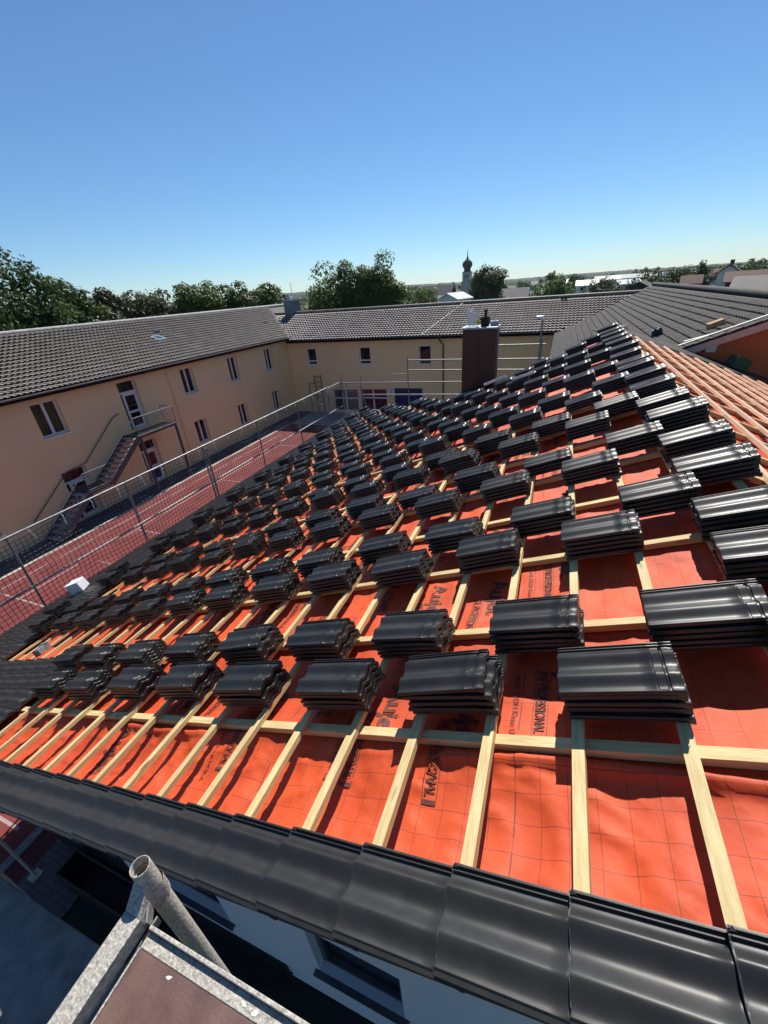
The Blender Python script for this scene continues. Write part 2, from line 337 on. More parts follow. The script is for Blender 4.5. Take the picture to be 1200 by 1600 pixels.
for rown, idx, s, v, n in stacks:
    base_yaw = R_.uniform(-.03, .03)
    where = f'{ORD[idx]} stack down from ridge, {ORD[rown]} stack row from verge'
    if used + n <= 290:
        slip = R_.random() < .12
        for i in range(n):
            if first_tile is None: o = first_tile = link(bpy.data.objects.new('stacked_tile', TILE))
            else: o = first_tile.copy(); S.collection.objects.link(o)
            o.matrix_world = RM(s + R_.uniform(-.009, .009) + (.022 if slip and i == n - 1 else 0), v + R_.uniform(-.007, .007), .022 + i * PITCH, 0, base_yaw + R_.uniform(-.012, .012) + (.05 if slip and i == n - 1 else 0))
            lvl = 'topmost' if i == n - 1 else 'bottom' if i == 0 else None
            lab = (f'{lvl} black tile, {where}' if lvl else f'black tile {ORD[n - i]} from top, {where}')
            tag(o, lab, 'roof tile', 'loose black roof tiles in the stacks near the verge')
        used += n
    else:
        o = link(bpy.data.objects.new('tile_stack', STACKS[(n, R_.randrange(2))]))
        o.matrix_world = RM(s, v, .065 if s > 8.2 else 0, 0, base_yaw)
        tag(o, f'stack of black roof tiles, {where}', 'tile stack', 'stacks of black roof tiles waiting on the battens')
# a stack beyond the ridge, seen end on
m2 = Matrix(((-U2.x, E.x, N2.x, 0), (-U2.y, E.y, N2.y, 0), (-U2.z, E.z, N2.z, 0), (0, 0, 0, 1)))
m2 = Matrix(((-U2.x, -E.x, N2.x, 0), (-U2.y, -E.y, N2.y, 0), (-U2.z, -E.z, N2.z, 0), (0, 0, 0, 1)))
for v_, n in ((3.12, 6), (2.4, 5)):
    o = link(bpy.data.objects.new('tile_stack', STACKS[(n, 0)])); o.matrix_world = Matrix.Translation(QP(.54, v_, 0)) @ m2
    tag(o, 'stack of black roof tiles lying on the far side of the ridge' + (', farther of two' if n == 6 else ', nearer of two'), 'tile stack', 'stacks of black roof tiles waiting on the battens')

# ------------------------------------------------------------------ the unfinished building
B = thing('unfinished_building', 'low white building being re-roofed, orange underlay and pale battens under stacks of black tiles', 'building')
# underlay, both slopes
def grid_mesh(name, us, vs, fn, keep):
    idx = {}; verts = []; faces = []; uvs = []
    for i, a in enumerate(us):
        for j, b in enumerate(vs):
            idx[i, j] = len(verts); verts.append(fn(a, b)); uvs.append((a, b))
    for i in range(len(us) - 1):
        for j in range(len(vs) - 1):
            if keep((us[i] + us[i + 1]) / 2, (vs[j] + vs[j + 1]) / 2): faces.append((idx[i, j], idx[i, j + 1], idx[i + 1, j + 1], idx[i + 1, j]))
    me = bpy.data.meshes.new(name); me.from_pydata([tuple(p) for p in verts], [], faces); me.update()
    lay = me.uv_layers.new(name='UVMap'); li = np.empty(len(me.loops), dtype=np.int32); me.loops.foreach_get('vertex_index', li)
    lay.data.foreach_set('uv', np.array(uvs, dtype=np.float32)[li].ravel()); me.polygons.foreach_set('use_smooth', [True] * len(me.polygons)); return me
def frange(*seg):
    out = []
    for a, b, st in seg:
        n = max(1, round((b - a) / st)); out += [a + (b - a) * i / n for i in range(n)]
    return out + [seg[-1][1]]
us = frange((-.75, 4, .03), (4, 10, .06)); vs = frange((.45, 1.22, .016), (1.22, 3.3, .03), (3.3, 17.4, .07))
und = obj('underlay', grid_mesh('underlay', us, vs, lambda a, b: RP(a, b, sag(a, b)), lambda a, b: b < vmax(a) + .05), 'underlay', B)
us2 = frange((0, 5.6, .05)); vs2 = frange((.4, 12.5, .05))
obj('underlay', grid_mesh('underlay', us2, vs2, lambda a, b: QP(a, b, sag(a + 3, b) - .0), lambda a, b: True), 'underlay', B)
# printed lettering on the underlay, following its folds
def text_faces(body, size, fat=0):
    c = bpy.data.curves.new('t', 'FONT'); c.body = body; c.size = size; c.offset = fat; c.resolution_u = 3; o = link(bpy.data.objects.new('t', c))
    dg = bpy.context.evaluated_depsgraph_get(); me = bpy.data.meshes.new_from_object(o.evaluated_get(dg))
    vs_ = [v.co.copy() for v in me.vertices]; fs_ = [tuple(p.vertices) for p in me.polygons]
    bpy.data.objects.remove(o); bpy.data.curves.remove(c); bpy.data.meshes.remove(me); return vs_, fs_
big = text_faces('Aujet', .155, .0045); pro = text_faces('IKE PROFESSIONAL', .064, .0016); sml = text_faces('Gemäß ZVDH Klasse UDB-A', .040)
pw = max(p.x for p in pro[0]); bw = max(p.x for p in big[0]); sw = max(p.x for p in sml[0])
pr = MB()
def put(tf, s_base, v_start, stretch=1.0):
    vs_, fs_ = tf; pts = []
    for p in vs_:
        s = s_base - p.y; v = v_start - p.x * stretch
        pts.append(RP(s, v, sag(s, v) + .0035))
    pr.add(pts, fs_)
def strip_rect(s0, s1, v0, v1):
    k = max(1, int(abs(v1 - v0) / .03)); 
    for i in range(k):
        a = v0 + (v1 - v0) * i / k; b = v0 + (v1 - v0) * (i + 1) / k
        pr.quad(*[RP(s, v, sag(s, v) + .0032) for s, v in ((s0, a), (s0, b), (s1, b), (s1, a))])
for q in range(9):
    s_b = .44 + .455 * q; off = (1.78, 2.06, 1.48, 1.62)[(q * 2 + q // 2) % 4] if q else 1.78
    if q == 2: off = 1.50
    for k in range(-1, 7):
        v0 = off + .95 * k
        if v0 > 7: continue
        if v0 - bw > .66: put(big, s_b, v0)
        pv = v0 - .18
        if pv - pw * .66 > .62:
            put(pro, s_b + .095, pv, .66)
            e = .007
            strip_rect(s_b + .103, s_b + .106, pv + .012, pv - pw * .66 - .012); strip_rect(s_b + .039, s_b + .042, pv + .012, pv - pw * .66 - .012)
            strip_rect(s_b + .039, s_b + .106, pv - pw * .66 - .012, pv - pw * .66 - .03)
        if v0 - .25 - sw * .9 > .65 and q % 2 == 0: put(sml, s_b + .20, v0 - .2, .9)
obj('printed_lettering', pr, 'print', und)
# battens and counter battens
def wood_bar(name, L, wdt, hgt):
    mb = MB(); mb.box(0, L, -wdt / 2, wdt / 2, -hgt, 0); return mb
bk = []
for k in range(-2, 26):
    s = .0 + .3605 * k - .022
    if k == -2: s = -.66
    v0 = .58; v1 = vmax(s) - .05
    if s > 5.9: v0 = 1.72
    mb = MB(); L = v1 - v0; st = 24; jit = [R_.uniform(-.003, .003) for _ in range(st + 1)]
    mb.box(0, L, -.0225, .0225, -.03, 0); nf = len(mb.f)
    for cv in CBV[1:]:
        if v0 < cv < v1 and v0 < 9:
            x = cv - v0 + R_.uniform(-.012, .012); y = R_.uniform(-.009, .009); a = len(mb.v)
            mb.add([(x + .0036 * math.cos(j * math.pi / 3), y + .0036 * math.sin(j * math.pi / 3), .0012) for j in range(6)], [tuple(range(6))])
    o = obj('batten', mb, 'wood', B)
    o.data.materials.append(M['dark_steel'])
    for p_ in o.data.polygons:
        if p_.index >= nf: p_.material_index = 1
    yaw = R_.uniform(-.0012, .0012)
    m = Matrix(((E.x, -U.x, N.x, 0), (E.y, -U.y, N.y, 0), (E.z, -U.z, N.z, 0), (0, 0, 0, 1)))
    m = Matrix(((E.x, U.x, N.x, 0), (E.y, U.y, N.y, 0), (E.z, U.z, N.z, 0), (0, 0, 0, 1)))
    m = Matrix((E, -U, N)).transposed().to_4x4()
    o.matrix_world = Matrix.Translation(RP(s, v0)) @ m @ Matrix.Rotation(yaw, 4, 'Z'); o.matrix_parent_inverse = Matrix.Identity(4)
for v in CBV[1:]:
    s1 = 9.9; s0 = max(smin_hip(v), -.74) if v > 10 else -.74
    if v > 16.8: continue
    mb = MB(); mb.box(0, s1 - s0, -.0245, .0245, -.04, 0)
    o = obj('counter_batten', mb, 'wood', B, bevel=.002); o.matrix_world = Matrix.Translation(RP(s1, v, -.031)) @ Matrix((U, E, N)).transposed().to_4x4()
for k in range(15):
    t = .16 + .36 * k; mb = MB(); mb.box(0, 11.75 + .05 * (k % 4), -.026, .026, -.034, 0)
    o = obj('batten', mb, 'wood_pink', B, bevel=.002); o.matrix_world = Matrix.Translation(QP(t, .45, 0)) @ Matrix((E, -U2, N2)).transposed().to_4x4()
for k in range(17):
    v = 1.168 + .69 * k
    mb = MB(); mb.box(0, 5.5, -.0245, .0245, -.04, 0)
    o = obj('counter_batten', mb, 'wood', B, bevel=.002); o.matrix_world = Matrix.Translation(QP(.02, v, -.031)) @ Matrix((U2, E, N2)).transposed().to_4x4()
# boarded roof deck below the underlay, soffit, walls
mb = MB()
pts = [(-.75, .44), (SE, .44), (SE, 17.3), (2.3, 10.0), (-.75, 12.4)]
top = [RP(s, v, -.16) for s, v in pts]; bot = [RP(s, v, -.24) for s, v in pts]
mb.add(top + bot, [(0, 1, 2, 3, 4), (9, 8, 7, 6, 5)] + [(i, i + 5, (i + 1) % 5 + 5, (i + 1) % 5) for i in range(5)])
pts = [(0, .44), (5.6, .44), (5.6, 13.5), (0, 12.5)]; top = [QP(s, v, -.16) for s, v in pts]; bot = [QP(s, v, -.24) for s, v in pts]
mb.add(top + bot, [(3, 2, 1, 0), (4, 5, 6, 7)] + [(i, (i + 1) % 4, (i + 1) % 4 + 4, i + 4) for i in range(4)])
a, b_, c = RP(2.3, 10.0, -.1), RP(SE, 17.3, -.1), RP(-.75, 12.4, -.1); d = Vector((a.x, 17.3, b_.z))
mb.add([a, b_, d, c, Vector((c.x, 17.3, b_.z))], [(0, 2, 1), (0, 3, 4, 2)])
obj('roof_deck', mb, 'dark_wood', B)
# wall builder with openings
def wall_open(mb, P, a0, a1, z0, z1, ops, dep):
    A = sorted({a0, a1, *[o[0] for o in ops], *[o[1] for o in ops]}); Z = sorted({z0, z1, *[o[2] for o in ops], *[o[3] for o in ops]})
    for i in range(len(A) - 1):
        for j in range(len(Z) - 1):
            ca, cz = (A[i] + A[i + 1]) / 2, (Z[j] + Z[j + 1]) / 2
            if any(o[0] < ca < o[1] and o[2] < cz < o[3] for o in ops): continue
            mb.quad(P(A[i], Z[j], 0), P(A[i + 1], Z[j], 0), P(A[i + 1], Z[j + 1], 0), P(A[i], Z[j + 1], 0))
    for o in ops:
        mb.quad(P(o[0], o[2], 0), P(o[0], o[3], 0), P(o[0], o[3], dep), P(o[0], o[2], dep)); mb.quad(P(o[1], o[2], 0), P(o[1], o[2], dep), P(o[1], o[3], dep), P(o[1], o[3], 0))
        mb.quad(P(o[0], o[3], 0), P(o[1], o[3], 0), P(o[1], o[3], dep), P(o[0], o[3], dep)); mb.quad(P(o[0], o[2], 0), P(o[0], o[2], dep), P(o[1], o[2], dep), P(o[1], o[2], 0))
def wbox(mb, P, a0, a1, z0, z1, d0, d1):
    vs_ = [P(a, z, d) for a in (a0, a1) for z in (z0, z1) for d in (d0, d1)]
    mb.add(vs_, [(0, 1, 3, 2), (4, 6, 7, 5), (0, 4, 5, 1), (2, 3, 7, 6), (0, 2, 6, 4), (1, 5, 7, 3)])
def window(P, a0, a1, z0, z1, parent, dep=.16, mull=True, sill=True, fr='frame', glass='glass', sash=0, name='window', rail=None):
    f = MB(); w_ = .075
    wbox(f, P, a0, a0 + w_, z0, z1, dep - .05, dep + .03); wbox(f, P, a1 - w_, a1, z0, z1, dep - .05, dep + .03)
    wbox(f, P, a0 + w_, a1 - w_, z1 - w_, z1, dep - .05, dep + .03); wbox(f, P, a0 + w_, a1 - w_, z0, z0 + w_, dep - .05, dep + .03)
    if mull: m_ = (a0 + a1) / 2; wbox(f, P, m_ - .055, m_ + .055, z0 + w_, z1 - w_, dep - .06, dep + .03)
    if rail: wbox(f, P, a0 + w_, a1 - w_, rail - .05, rail + .05, dep - .06, dep + .03)
    o = obj(name, f, fr, parent)
    g = MB(); g.quad(P(a0 + .01, z0 + .01, dep + .01), P(a1 - .01, z0 + .01, dep + .01), P(a1 - .01, z1 - .01, dep + .01), P(a0 + .01, z1 - .01, dep + .01)); obj('pane', g, glass, o)
    if sill: s_ = MB(); wbox(s_, P, a0 - .06, a1 + .06, z0 - .05, z0 - .004, -.07, dep - .052); obj('sill', s_, 'dark_steel' if fr != 'frame' else 'white', o)
    return o
GY = 1.28
PG = lambda a, z, d: Vector((a, GY + d, z))
gops = [(-1.95, -.78, -7.72, -6.35), (-4.75, -3.42, -7.85, -6.35), (.8, 2.1, -7.72, -6.35), (-7.1, -5.6, -8.85, -6.6)]
mb = MB(); wall_open(mb, PG, -7.8, 7.0, G, -5.3, gops, .22)
gz = lambda x: (RP(-(x - P0.x) / cT, 0, -.25).z if x < RIDGE.x else QP((x - RIDGE.x) / cT, 0, -.25).z)
xs = [-7.8, RIDGE.x, 6.2]
mb.add([PG(-7.8, -5.3, 0), PG(7, -5.3, 0), PG(7, gz(6.2), 0), PG(RIDGE.x, gz(RIDGE.x), 0), PG(-7.8, max(gz(-7.8), -5.3), 0)], [(0, 1, 2, 3, 4)])
obj('gable_wall', mb, 'white_wall', B)
for o_ in gops[:3]: window(PG, *o_, B, dep=.15, mull=False, fr='dark_steel', glass='dark_pane')
f = MB(); wbox(f, PG, -7.1, -5.6, -8.85, -6.6, .15, .2); obj('door', f, 'black', B)
mb = MB(); mb.box(-7.8, -7.6, GY, 16.6, G, -4.95); obj('courtyard_wall', mb, 'white_wall', B)
mb = MB(); mb.box(-7.6, 6, 16.4, 16.6, G, -5.0); mb.box(6.0, 6.2, GY, 13.7, G, -3.6); obj('rear_wall', mb, 'white_wall', B)
mb = MB(); wbox(mb, PG, -7.75, -2.6, G + .0, G + .42, -.03, -.003); obj('plinth_membrane', mb, 'black', B)
mb = MB()
for z in (G + .14, G + .33): mb.bar(PG(-2.62, z, -.04), PG(-2.50, z, -.04), .03, .03)
obj('membrane_fixing', mb, 'black', B)
# verge tiles laid down the gable edge
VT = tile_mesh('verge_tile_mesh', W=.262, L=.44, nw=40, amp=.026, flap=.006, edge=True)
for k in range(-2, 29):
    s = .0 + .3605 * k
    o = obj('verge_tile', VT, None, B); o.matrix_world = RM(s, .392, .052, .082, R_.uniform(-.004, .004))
    nb = MB()
    nb.add([(.345, .225, .0), (.400, .222, .0), (.376, .262, .0), (.358, .232, .040), (.374, .234, .040), (.366, .244, .043), (.385, .26, .0)], [(0, 3, 4, 1), (1, 4, 5, 2), (2, 5, 3, 0), (3, 5, 4), (1, 2, 6)])
    nb.v = [(x + .004, y + .012, z - .004) for x, y, z in nb.v]
    c_ = obj('interlock_nib', nb, 'tile', o)
# eave field and corner block, already tiled
EV = [v.co.copy() for v in TILE_LO.vertices]; EF = [tuple(p.vertices) for p in TILE_LO.polygons]
def field(name, s_list, v0, v1):
    mb = MB(); rr = random.Random(3)
    for s in s_list:
        v = v0
        while v + .232 < v1(s):
            m = RM(s + rr.uniform(-.004, .004), v, .045, .078, 0); mb.add([m @ p for p in EV], EF); v += .232
    return obj(name, mb, 'tile', B, smooth=38)
field('tiled_eave_strip', [10.02 - .3605 * k for k in range(5)], 1.85, lambda s: vmax(s) - .1)
field('tiled_corner_patch', [10.02 - .3605 * k for k in range(12)], .66, lambda s: 1.86)
mb = MB(); gp = []
for i in range(9):
    t = math.pi + math.pi * i / 8; gp.append((.07 * math.cos(t), .07 * math.sin(t)))
for v in (.35, 17.3):
    for x, z in gp: mb.v.append(tuple(RP(10.1, v, 0) + Vector((x, 0, z - .02))))
    for x, z in gp: mb.v.append(tuple(RP(10.1, v, 0) + Vector((x * .9, 0, z * .9 - .02))))
for i in range(8): mb.f += [(i, i + 1, 18 + i + 1, 18 + i), (9 + i, 27 + i, 27 + i + 1, 9 + i + 1)]
mb.f += [(0, 18, 27, 9), (8, 17, 35, 26)]
obj('gutter', mb, 'galv', B, smooth=50)
mb = MB()
for s0 in [x * .105 for x in range(-8, 9)]:
    mb.lathe([(0.0, -.02), (.040, -.02), (.047, 0), (.042, .02), (0, .02)], 18, RP(s0, .455 - .012 * s0, -.06))
obj('eave_comb', mb, 'black', B)
# chimney
ch = MB(); cx0, cx1, cy0, cy1, cz1 = -2.19, -1.385, 10.88, 11.5, -.985
ch.box(cx0, cx1, cy0, cy1, -2.9, cz1)
CHO = obj('chimney', ch, 'brown', B, bevel=.006)
s_ = MB(); s_.box(-1.80, -1.785, cy0 - .012, cy0 - .001, -2.9, cz1 - .02); s_.box(-1.40, -1.38, cy0 - .014, cy0 - .001, -2.9, cz1 - .02); s_.box(cx1 + .001, cx1 + .012, cy0 + .12, cy0 + .14, -2.9, cz1 - .02); obj('standing_seam', s_, 'brown', CHO)
s_ = MB(); s_.box(cx0 - .03, cx1 + .03, cy0 - .03, cy1 + .03, cz1 + .001, cz1 + .045); obj('chimney_cap', s_, 'zinc', CHO, bevel=.005)
s_ = MB(); s_.bar((cx1 + .03, cy0 + .05, -2.4), (cx1 + .03, cy0 + .05, cz1), .012, .03); obj('edge_trim', s_, 'galv', CHO)
s_ = MB(); s_.box(cx0 - .12, cx1 + .12, cy0 - .22, cy0 - .02, 0, .01); 
s_.v = [tuple(Vector((x, y, RP(-(x - P0.x) / cT, 0, .03).z + z))) for x, y, z in s_.v]; obj('chimney_flashing', s_, 'black', CHO)
TZ = cz1 + .045
# things standing on the chimney
def blob(cx, cy, cz, rx, ry, rz, seed, amp=.25, nu=18, nv=12):
    mb = MB()
    for i in range(nv + 1):
        for j in range(nu):
            t = math.pi * i / nv; p = 2 * math.pi * j / nu; d = Vector((math.sin(t) * math.cos(p), math.sin(t) * math.sin(p), math.cos(t)))
            k = 1 + amp * noise.noise(d * 2.2 + Vector((seed, 0, 0))) + amp * .5 * noise.noise(d * 6 + Vector((0, seed, 0)))
            mb.v.append((cx + d.x * rx * k, cy + d.y * ry * k, cz + d.z * rz * k))
    for i in range(nv):
        for j in range(nu): mb.f.append((i * nu + j, (i + 1) * nu + j, (i + 1) * nu + (j + 1) % nu, i * nu + (j + 1) % nu))
    return mb
bagm = blob(-2.0, 11.1, TZ + .14, .17, .14, .15, 3, .35)
bagm.v = [(x + (.0 if z < TZ + .16 else (z - TZ - .16) * .25 * math.sin(40 * x)), y, max(z, TZ + .003) + (max(0, z - TZ - .18) * .9)) for x, y, z in bagm.v]
tag(obj('plastic_bag', bagm, 'bag', smooth=60), 'crumpled translucent plastic bag on top of the brown chimney', 'plastic bag')
t_ = thing('black_bucket', 'black bucket with a pipe stub standing on the brown chimney', 'bucket'); 
mb = MB(); mb.lathe([(0, 0), (.10, 0), (.125, .19), (.135, .19), (.135, .205), (.115, .205), (.095, .02), (0, .02)], 20, (-1.70, 11.15, TZ + .002)); obj('bucket_body', mb, 'black', t_, smooth=40)
mb = MB(); mb.tube([(-1.69, 11.15, TZ + .03), (-1.69, 11.15, TZ + .37)], .035, 12); mb.tube([(-1.69, 11.15, TZ + .31), (-1.69, 11.15, TZ + .36)], .045, 12); obj('pipe_stub', mb, 'black', t_, smooth=40)
mb = MB(); mb.box(-1.55, -1.38, 11.0, 11.3, TZ + .002, TZ + .11); mb.box(-1.50, -1.43, 11.08, 11.22, TZ + .11, TZ + .125); tag(obj('concrete_block', mb, 'concrete', bevel=.01), 'small grey concrete block at the corner of the brown chimney top', 'block')
mb = blob(-1.83, 11.0, TZ + .10, .05, .05, .06, 8, .5, 10, 8); tag(obj('yellow_glove', mb, mat('yellow_cloth', (.55, .50, .06), .9, var=.2, scale=30)), 'crumpled yellow glove between the bag and the bucket on the chimney', 'glove')

# ------------------------------------------------------------------ small things on the roof
def flat_strip(s, v, L, w_, h, yaw, name, label, cat, m='white'):
    mb = MB(); mb.box(0, L, 0, w_, 0, .012); mb.box(0, L, 0, .012, .012, .05)
    o = obj(name, mb, m, bevel=.002); o.matrix_world = RM(s, v, h, 0, yaw); tag(o, label, cat, 'white metal flashing strips on the tile stacks')
flat_strip(1.33, 8.72, .44, .16, .21, -.12, 'flashing_strip', 'white flashing strip lying on a tile stack farther right of the chimney', 'flashing strip')
flat_strip(2.05, 9.55, .5, .12, .19, .1, 'flashing_strip', 'white flashing strip close beside the right foot of the brown chimney', 'flashing strip')
for (cx, L_) in ((0, 0),):
    mb = MB(); mb.box(-.13, .13, -.115, .115, 0, .21); o = obj('white_box', mb, 'white', bevel=.012); o.matrix_world = Matrix.Translation(RP(9.32, 3.72, .06)) @ Matrix.Rotation(.45, 4, 'Z') @ Matrix.Rotation(-.30, 4, 'Y')
    tag(o, 'white box standing on the laid tiles at the eave', 'box')
    mb = MB(); mb.box(-.135, .135, -.12, -.03, .212, .22); lid = obj('lid_flap', mb, 'paper', o)
mb = MB(); mb.box(-.05, .05, -.09, .09, 0, .09); mb.box(-.06, .06, .03, .10, .09, .10); o = obj('metal_tin', mb, 'galv', bevel=.006); o.matrix_world = RM(7.05, 2.0, .002, 0, .4); tag(o, 'small silver metal tin left on the battens near the tiled corner', 'tin')
# floodlight on a pole behind the far edge
t_ = thing('floodlight_pole', 'white flat box light on a thin pole behind the last stacks', 'lamp')
mb = MB(); mb.tube([(-.45, 13.2, -4.2), (-.45, 13.2, -1.0)], .025, 8); obj('pole', mb, 'galv', t_, smooth=50)
mb = MB(); mb.box(-.62, -.43, 12.98, 13.2, -.98, -.90); obj('lamp_head', mb, 'frame', t_, bevel=.015)

# ------------------------------------------------------------------ right wing with the orange gable
HR = -2.87
def RZ(x): return (HR + sT * x) / cT
RW = thing('tall_wing', 'higher wing with grey tiled roof, pale verge board and orange-red gable wall', 'building')
GR = 13.7
def tiled_plane(P, la, lb, da, db, inside, m, parent, name='roof', amp=.018, rise=.022, sub=4, thick=.016, jit=.005):
    """P(a, b, h): a along the eave, b up the slope"""
    mb = MB(); rr = random.Random(5); na, nb_ = int(la / da), int(lb / db); prof = [(j / sub, amp * (.5 - .5 * math.cos(2 * math.pi * j / sub))) for j in range(sub + 1)]
    prof = [(0, 0), (.18, amp * .95), (.36, amp), (.52, .1 * amp), (.72, -.1 * amp), (1, 0)]
    for i in range(nb_):
        for k in range(na):
            a0, b0 = k * da, i * db
            if not inside(a0 + da / 2, b0 + db / 2): continue
            dz = rr.uniform(-jit, jit); o = len(mb.v); n = len(prof)
            for pu, pz in prof: mb.v.append(tuple(P(a0 + pu * da, b0 - .03, pz + rise + dz)))
            for pu, pz in prof: mb.v.append(tuple(P(a0 + pu * da, b0 + db, pz * .9)))
            for pu, pz in prof: mb.v.append(tuple(P(a0 + pu * da, b0 - .03, pz + rise + dz - thick)))
            for q in range(n - 1): mb.f.append((o + q, o + q + 1, o + n + q + 1, o + n + q)); mb.f.append((o + 2 * n + q, o + 2 * n + q + 1, o + q + 1, o + q))
    return obj(name, mb, m, parent)
# course edges of this roof: eave line at X=-.2, ridge at X=5.6
RL = (5.6 + .2) / cT
PR = lambda a, b, h: Vector((-.2 + b * cT - h * sT, GR - .15 + a, RZ(-.2) + b * sT + h * cT))
def insR(a, b):
    p = PR(a, b, 0); return (p.y - 30.2) < p.x + .3 and (p.x > 1.15 or p.y > 12.4 + (1.3 - p.x) * -.0 + .5)
rr_ = tiled_plane(PR, 23, RL, .23, .30, insR, 'oldtile_grey', RW, amp=.024, rise=.050, jit=.009)
mb = MB(); rp = [(-.2, GR - .12), (5.6, GR - .12), (5.6, 37), (-.2, 30.4)]
mb.add([Vector((x, y, RZ(x) - .03)) for x, y in rp] + [Vector((x, y, RZ(x) - .2)) for x, y in rp], [(0, 1, 2, 3), (7, 6, 5, 4)] + [(i, i + 4, (i + 1) % 4 + 4, (i + 1) % 4) for i in range(4)]); obj('roof_deck', mb, 'dark_wood', RW)
mb = MB(); rp = [(5.6, GR - .12, 0), (12, GR - .12, -6.4 * sT / cT), (12, 37, -6.4 * sT / cT), (5.6, 37, 0)]
mb.add([Vector((x, y, RZ(5.6) + .0 + z)) for x, y, z in rp] + [Vector((x, y, RZ(5.6) - .2 + z)) for x, y, z in rp], [(0, 1, 2, 3), (7, 6, 5, 4)] + [(i, i + 4, (i + 1) % 4 + 4, (i + 1) % 4) for i in range(4)]); obj('roof', mb, 'oldtile_grey', RW)
mb = MB()
for k in range(60):
    y = GR - .1 + k * .38; mb.tube([(5.6, y, RZ(5.6) + .045), (5.6, y + .39, RZ(5.6) + .06)], .11, 10)
obj('ridge_cap', mb, 'oldtile_grey', RW, smooth=50)
mb = MB(); mb.add([Vector((x, GR + .15, z)) for x, z in ((-.0, RZ(0) - .2), (5.6, RZ(5.6) - .2), (12, RZ(5.6) - .2 - 6.4 * sT / cT), (12, G), (-.0, G))], [(4, 3, 2, 1, 0)]); obj('gable_wall', mb, 'wall_orange', RW)
mb = MB(); mb.box(0, .2, GR + .16, 30, G, RZ(0) - .2); obj('side_wall', mb, 'render_yellow', RW)
mb = MB(); mb.bar((2.6, GR - .14, RZ(2.6) - .12), (6.6, GR - .14, RZ(6.6) - .12), .03, .17, (0, 0, 1)); obj('verge_board', mb, 'fascia', RW, bevel=.004)
mb = MB()
for k in range(12):
    x = 2.6 + k * .32; mb.bar((x, GR - .13, RZ(x) + .025), (x + .36, GR - .13, RZ(x + .36) + .045), .16, .035)
obj('verge_edge_tile', mb, 'oldtile_grey', RW)
mb = MB(); mb.bar((5.6, GR - .14, RZ(5.6) - .12), (9.8, GR - .14, RZ(5.6) - .12 - 4.2 * sT / cT), .03, .17); obj('verge_board', mb, 'fascia', RW)
mb = MB(); mb.add([QP(t, v, h) for t, v, h in ((1.2, 12.55, -.02), (5.6, 12.55, -.02), (5.6, 13.75, .03), (1.2, 13.75, .03))], [(0, 1, 2, 3)]); mb.add([QP(t, v, .002) for t, v in ((.0, 12.4), (1.2, 12.4), (1.2, 13.7), (.0, 13.2))], [(0, 1, 2, 3)]); obj('valley_flashing', mb, 'dark_wood', B)
# long boards lying along its verge, box, crate, card
def board(a, b, w_, h, label, m='wood'):
    mb = MB(); mb.bar(a, b, w_, h); tag(obj('timber_board', mb, m, bevel=.003), label, 'board', 'boards lying along the grey roof verge')
yv = GR + .05
board((3.15, yv + .2, RZ(3.15) + .10), (6.9, yv + .5, RZ(5.6) + .16), .10, .03, 'long pale board lying highest along the edge of the grey tiled roof', mat('bleached_board', (.62, .55, .42), .7, var=.1, scale=6))
board((3.0, yv - .02, RZ(3.0) + .09), (4.9, yv + .0, RZ(4.9) + .09), .09, .025, 'short pale board at the low corner of the grey tiled roof', mat('white_board', (.66, .62, .55), .7, var=.1, scale=6))
mb = MB(); mb.box(0, .36, 0, .26, 0, .15); o = obj('cardboard_box', mb, 'cardboard', bevel=.008); o.matrix_world = Matrix.Translation((3.85, GR + .95, RZ(3.85) + .03)) @ Matrix.Rotation(-TH, 4, 'Y') @ Matrix.Rotation(.1, 4, 'Z'); tag(o, 'brown cardboard box lying on the grey tiled roof by its verge', 'box')
c_ = MB(); c_.box(.0, .42, .0, .30, 0, .02); 
for x0, x1, y0, y1 in ((0, .42, 0, .015), (0, .42, .285, .30), (0, .015, .015, .285), (.405, .42, .015, .285)): c_.box(x0, x1, y0, y1, .02, .26)
c_.box(.05, .2, .05, .2, .02, .2)
o = obj('plastic_crate', c_, 'green', bevel=.004); o.matrix_world = Matrix.Translation(QP(3.0, 12.95, .03)) @ Matrix((U2, E, N2)).transposed().to_4x4() @ Matrix.Rotation(.4, 4, 'Z'); tag(o, 'green plastic crate at the foot of the orange gable wall', 'crate')
mb = MB(); mb.box(3.66, 3.88, GR + .10, GR + .145, -2.02, -1.80); o = obj('pale_card', mb, 'paper'); tag(o, 'pale square card fixed under the verge on the orange wall', 'card')
mb = blob(2.95, 16.6, RZ(2.95) + .12, .16, .15, .17, 4, .3, 12, 8); tag(obj('dark_bag', mb, 'black'), 'dark lumpy sack lying on the grey roof just past the ridge battens', 'sack')
mb = MB(); mb.bar(RP(-.35, 11.95, .14), RP(-.80, 12.3, .06), .26, .02); mb.bar(RP(-.5, 11.6, .05), RP(-.95, 11.9, .03), .2, .015); tag(obj('sheet_metal_strip', mb, 'dark_wood'), 'dark sheet metal piece at the far end of the ridge', 'metal sheet')

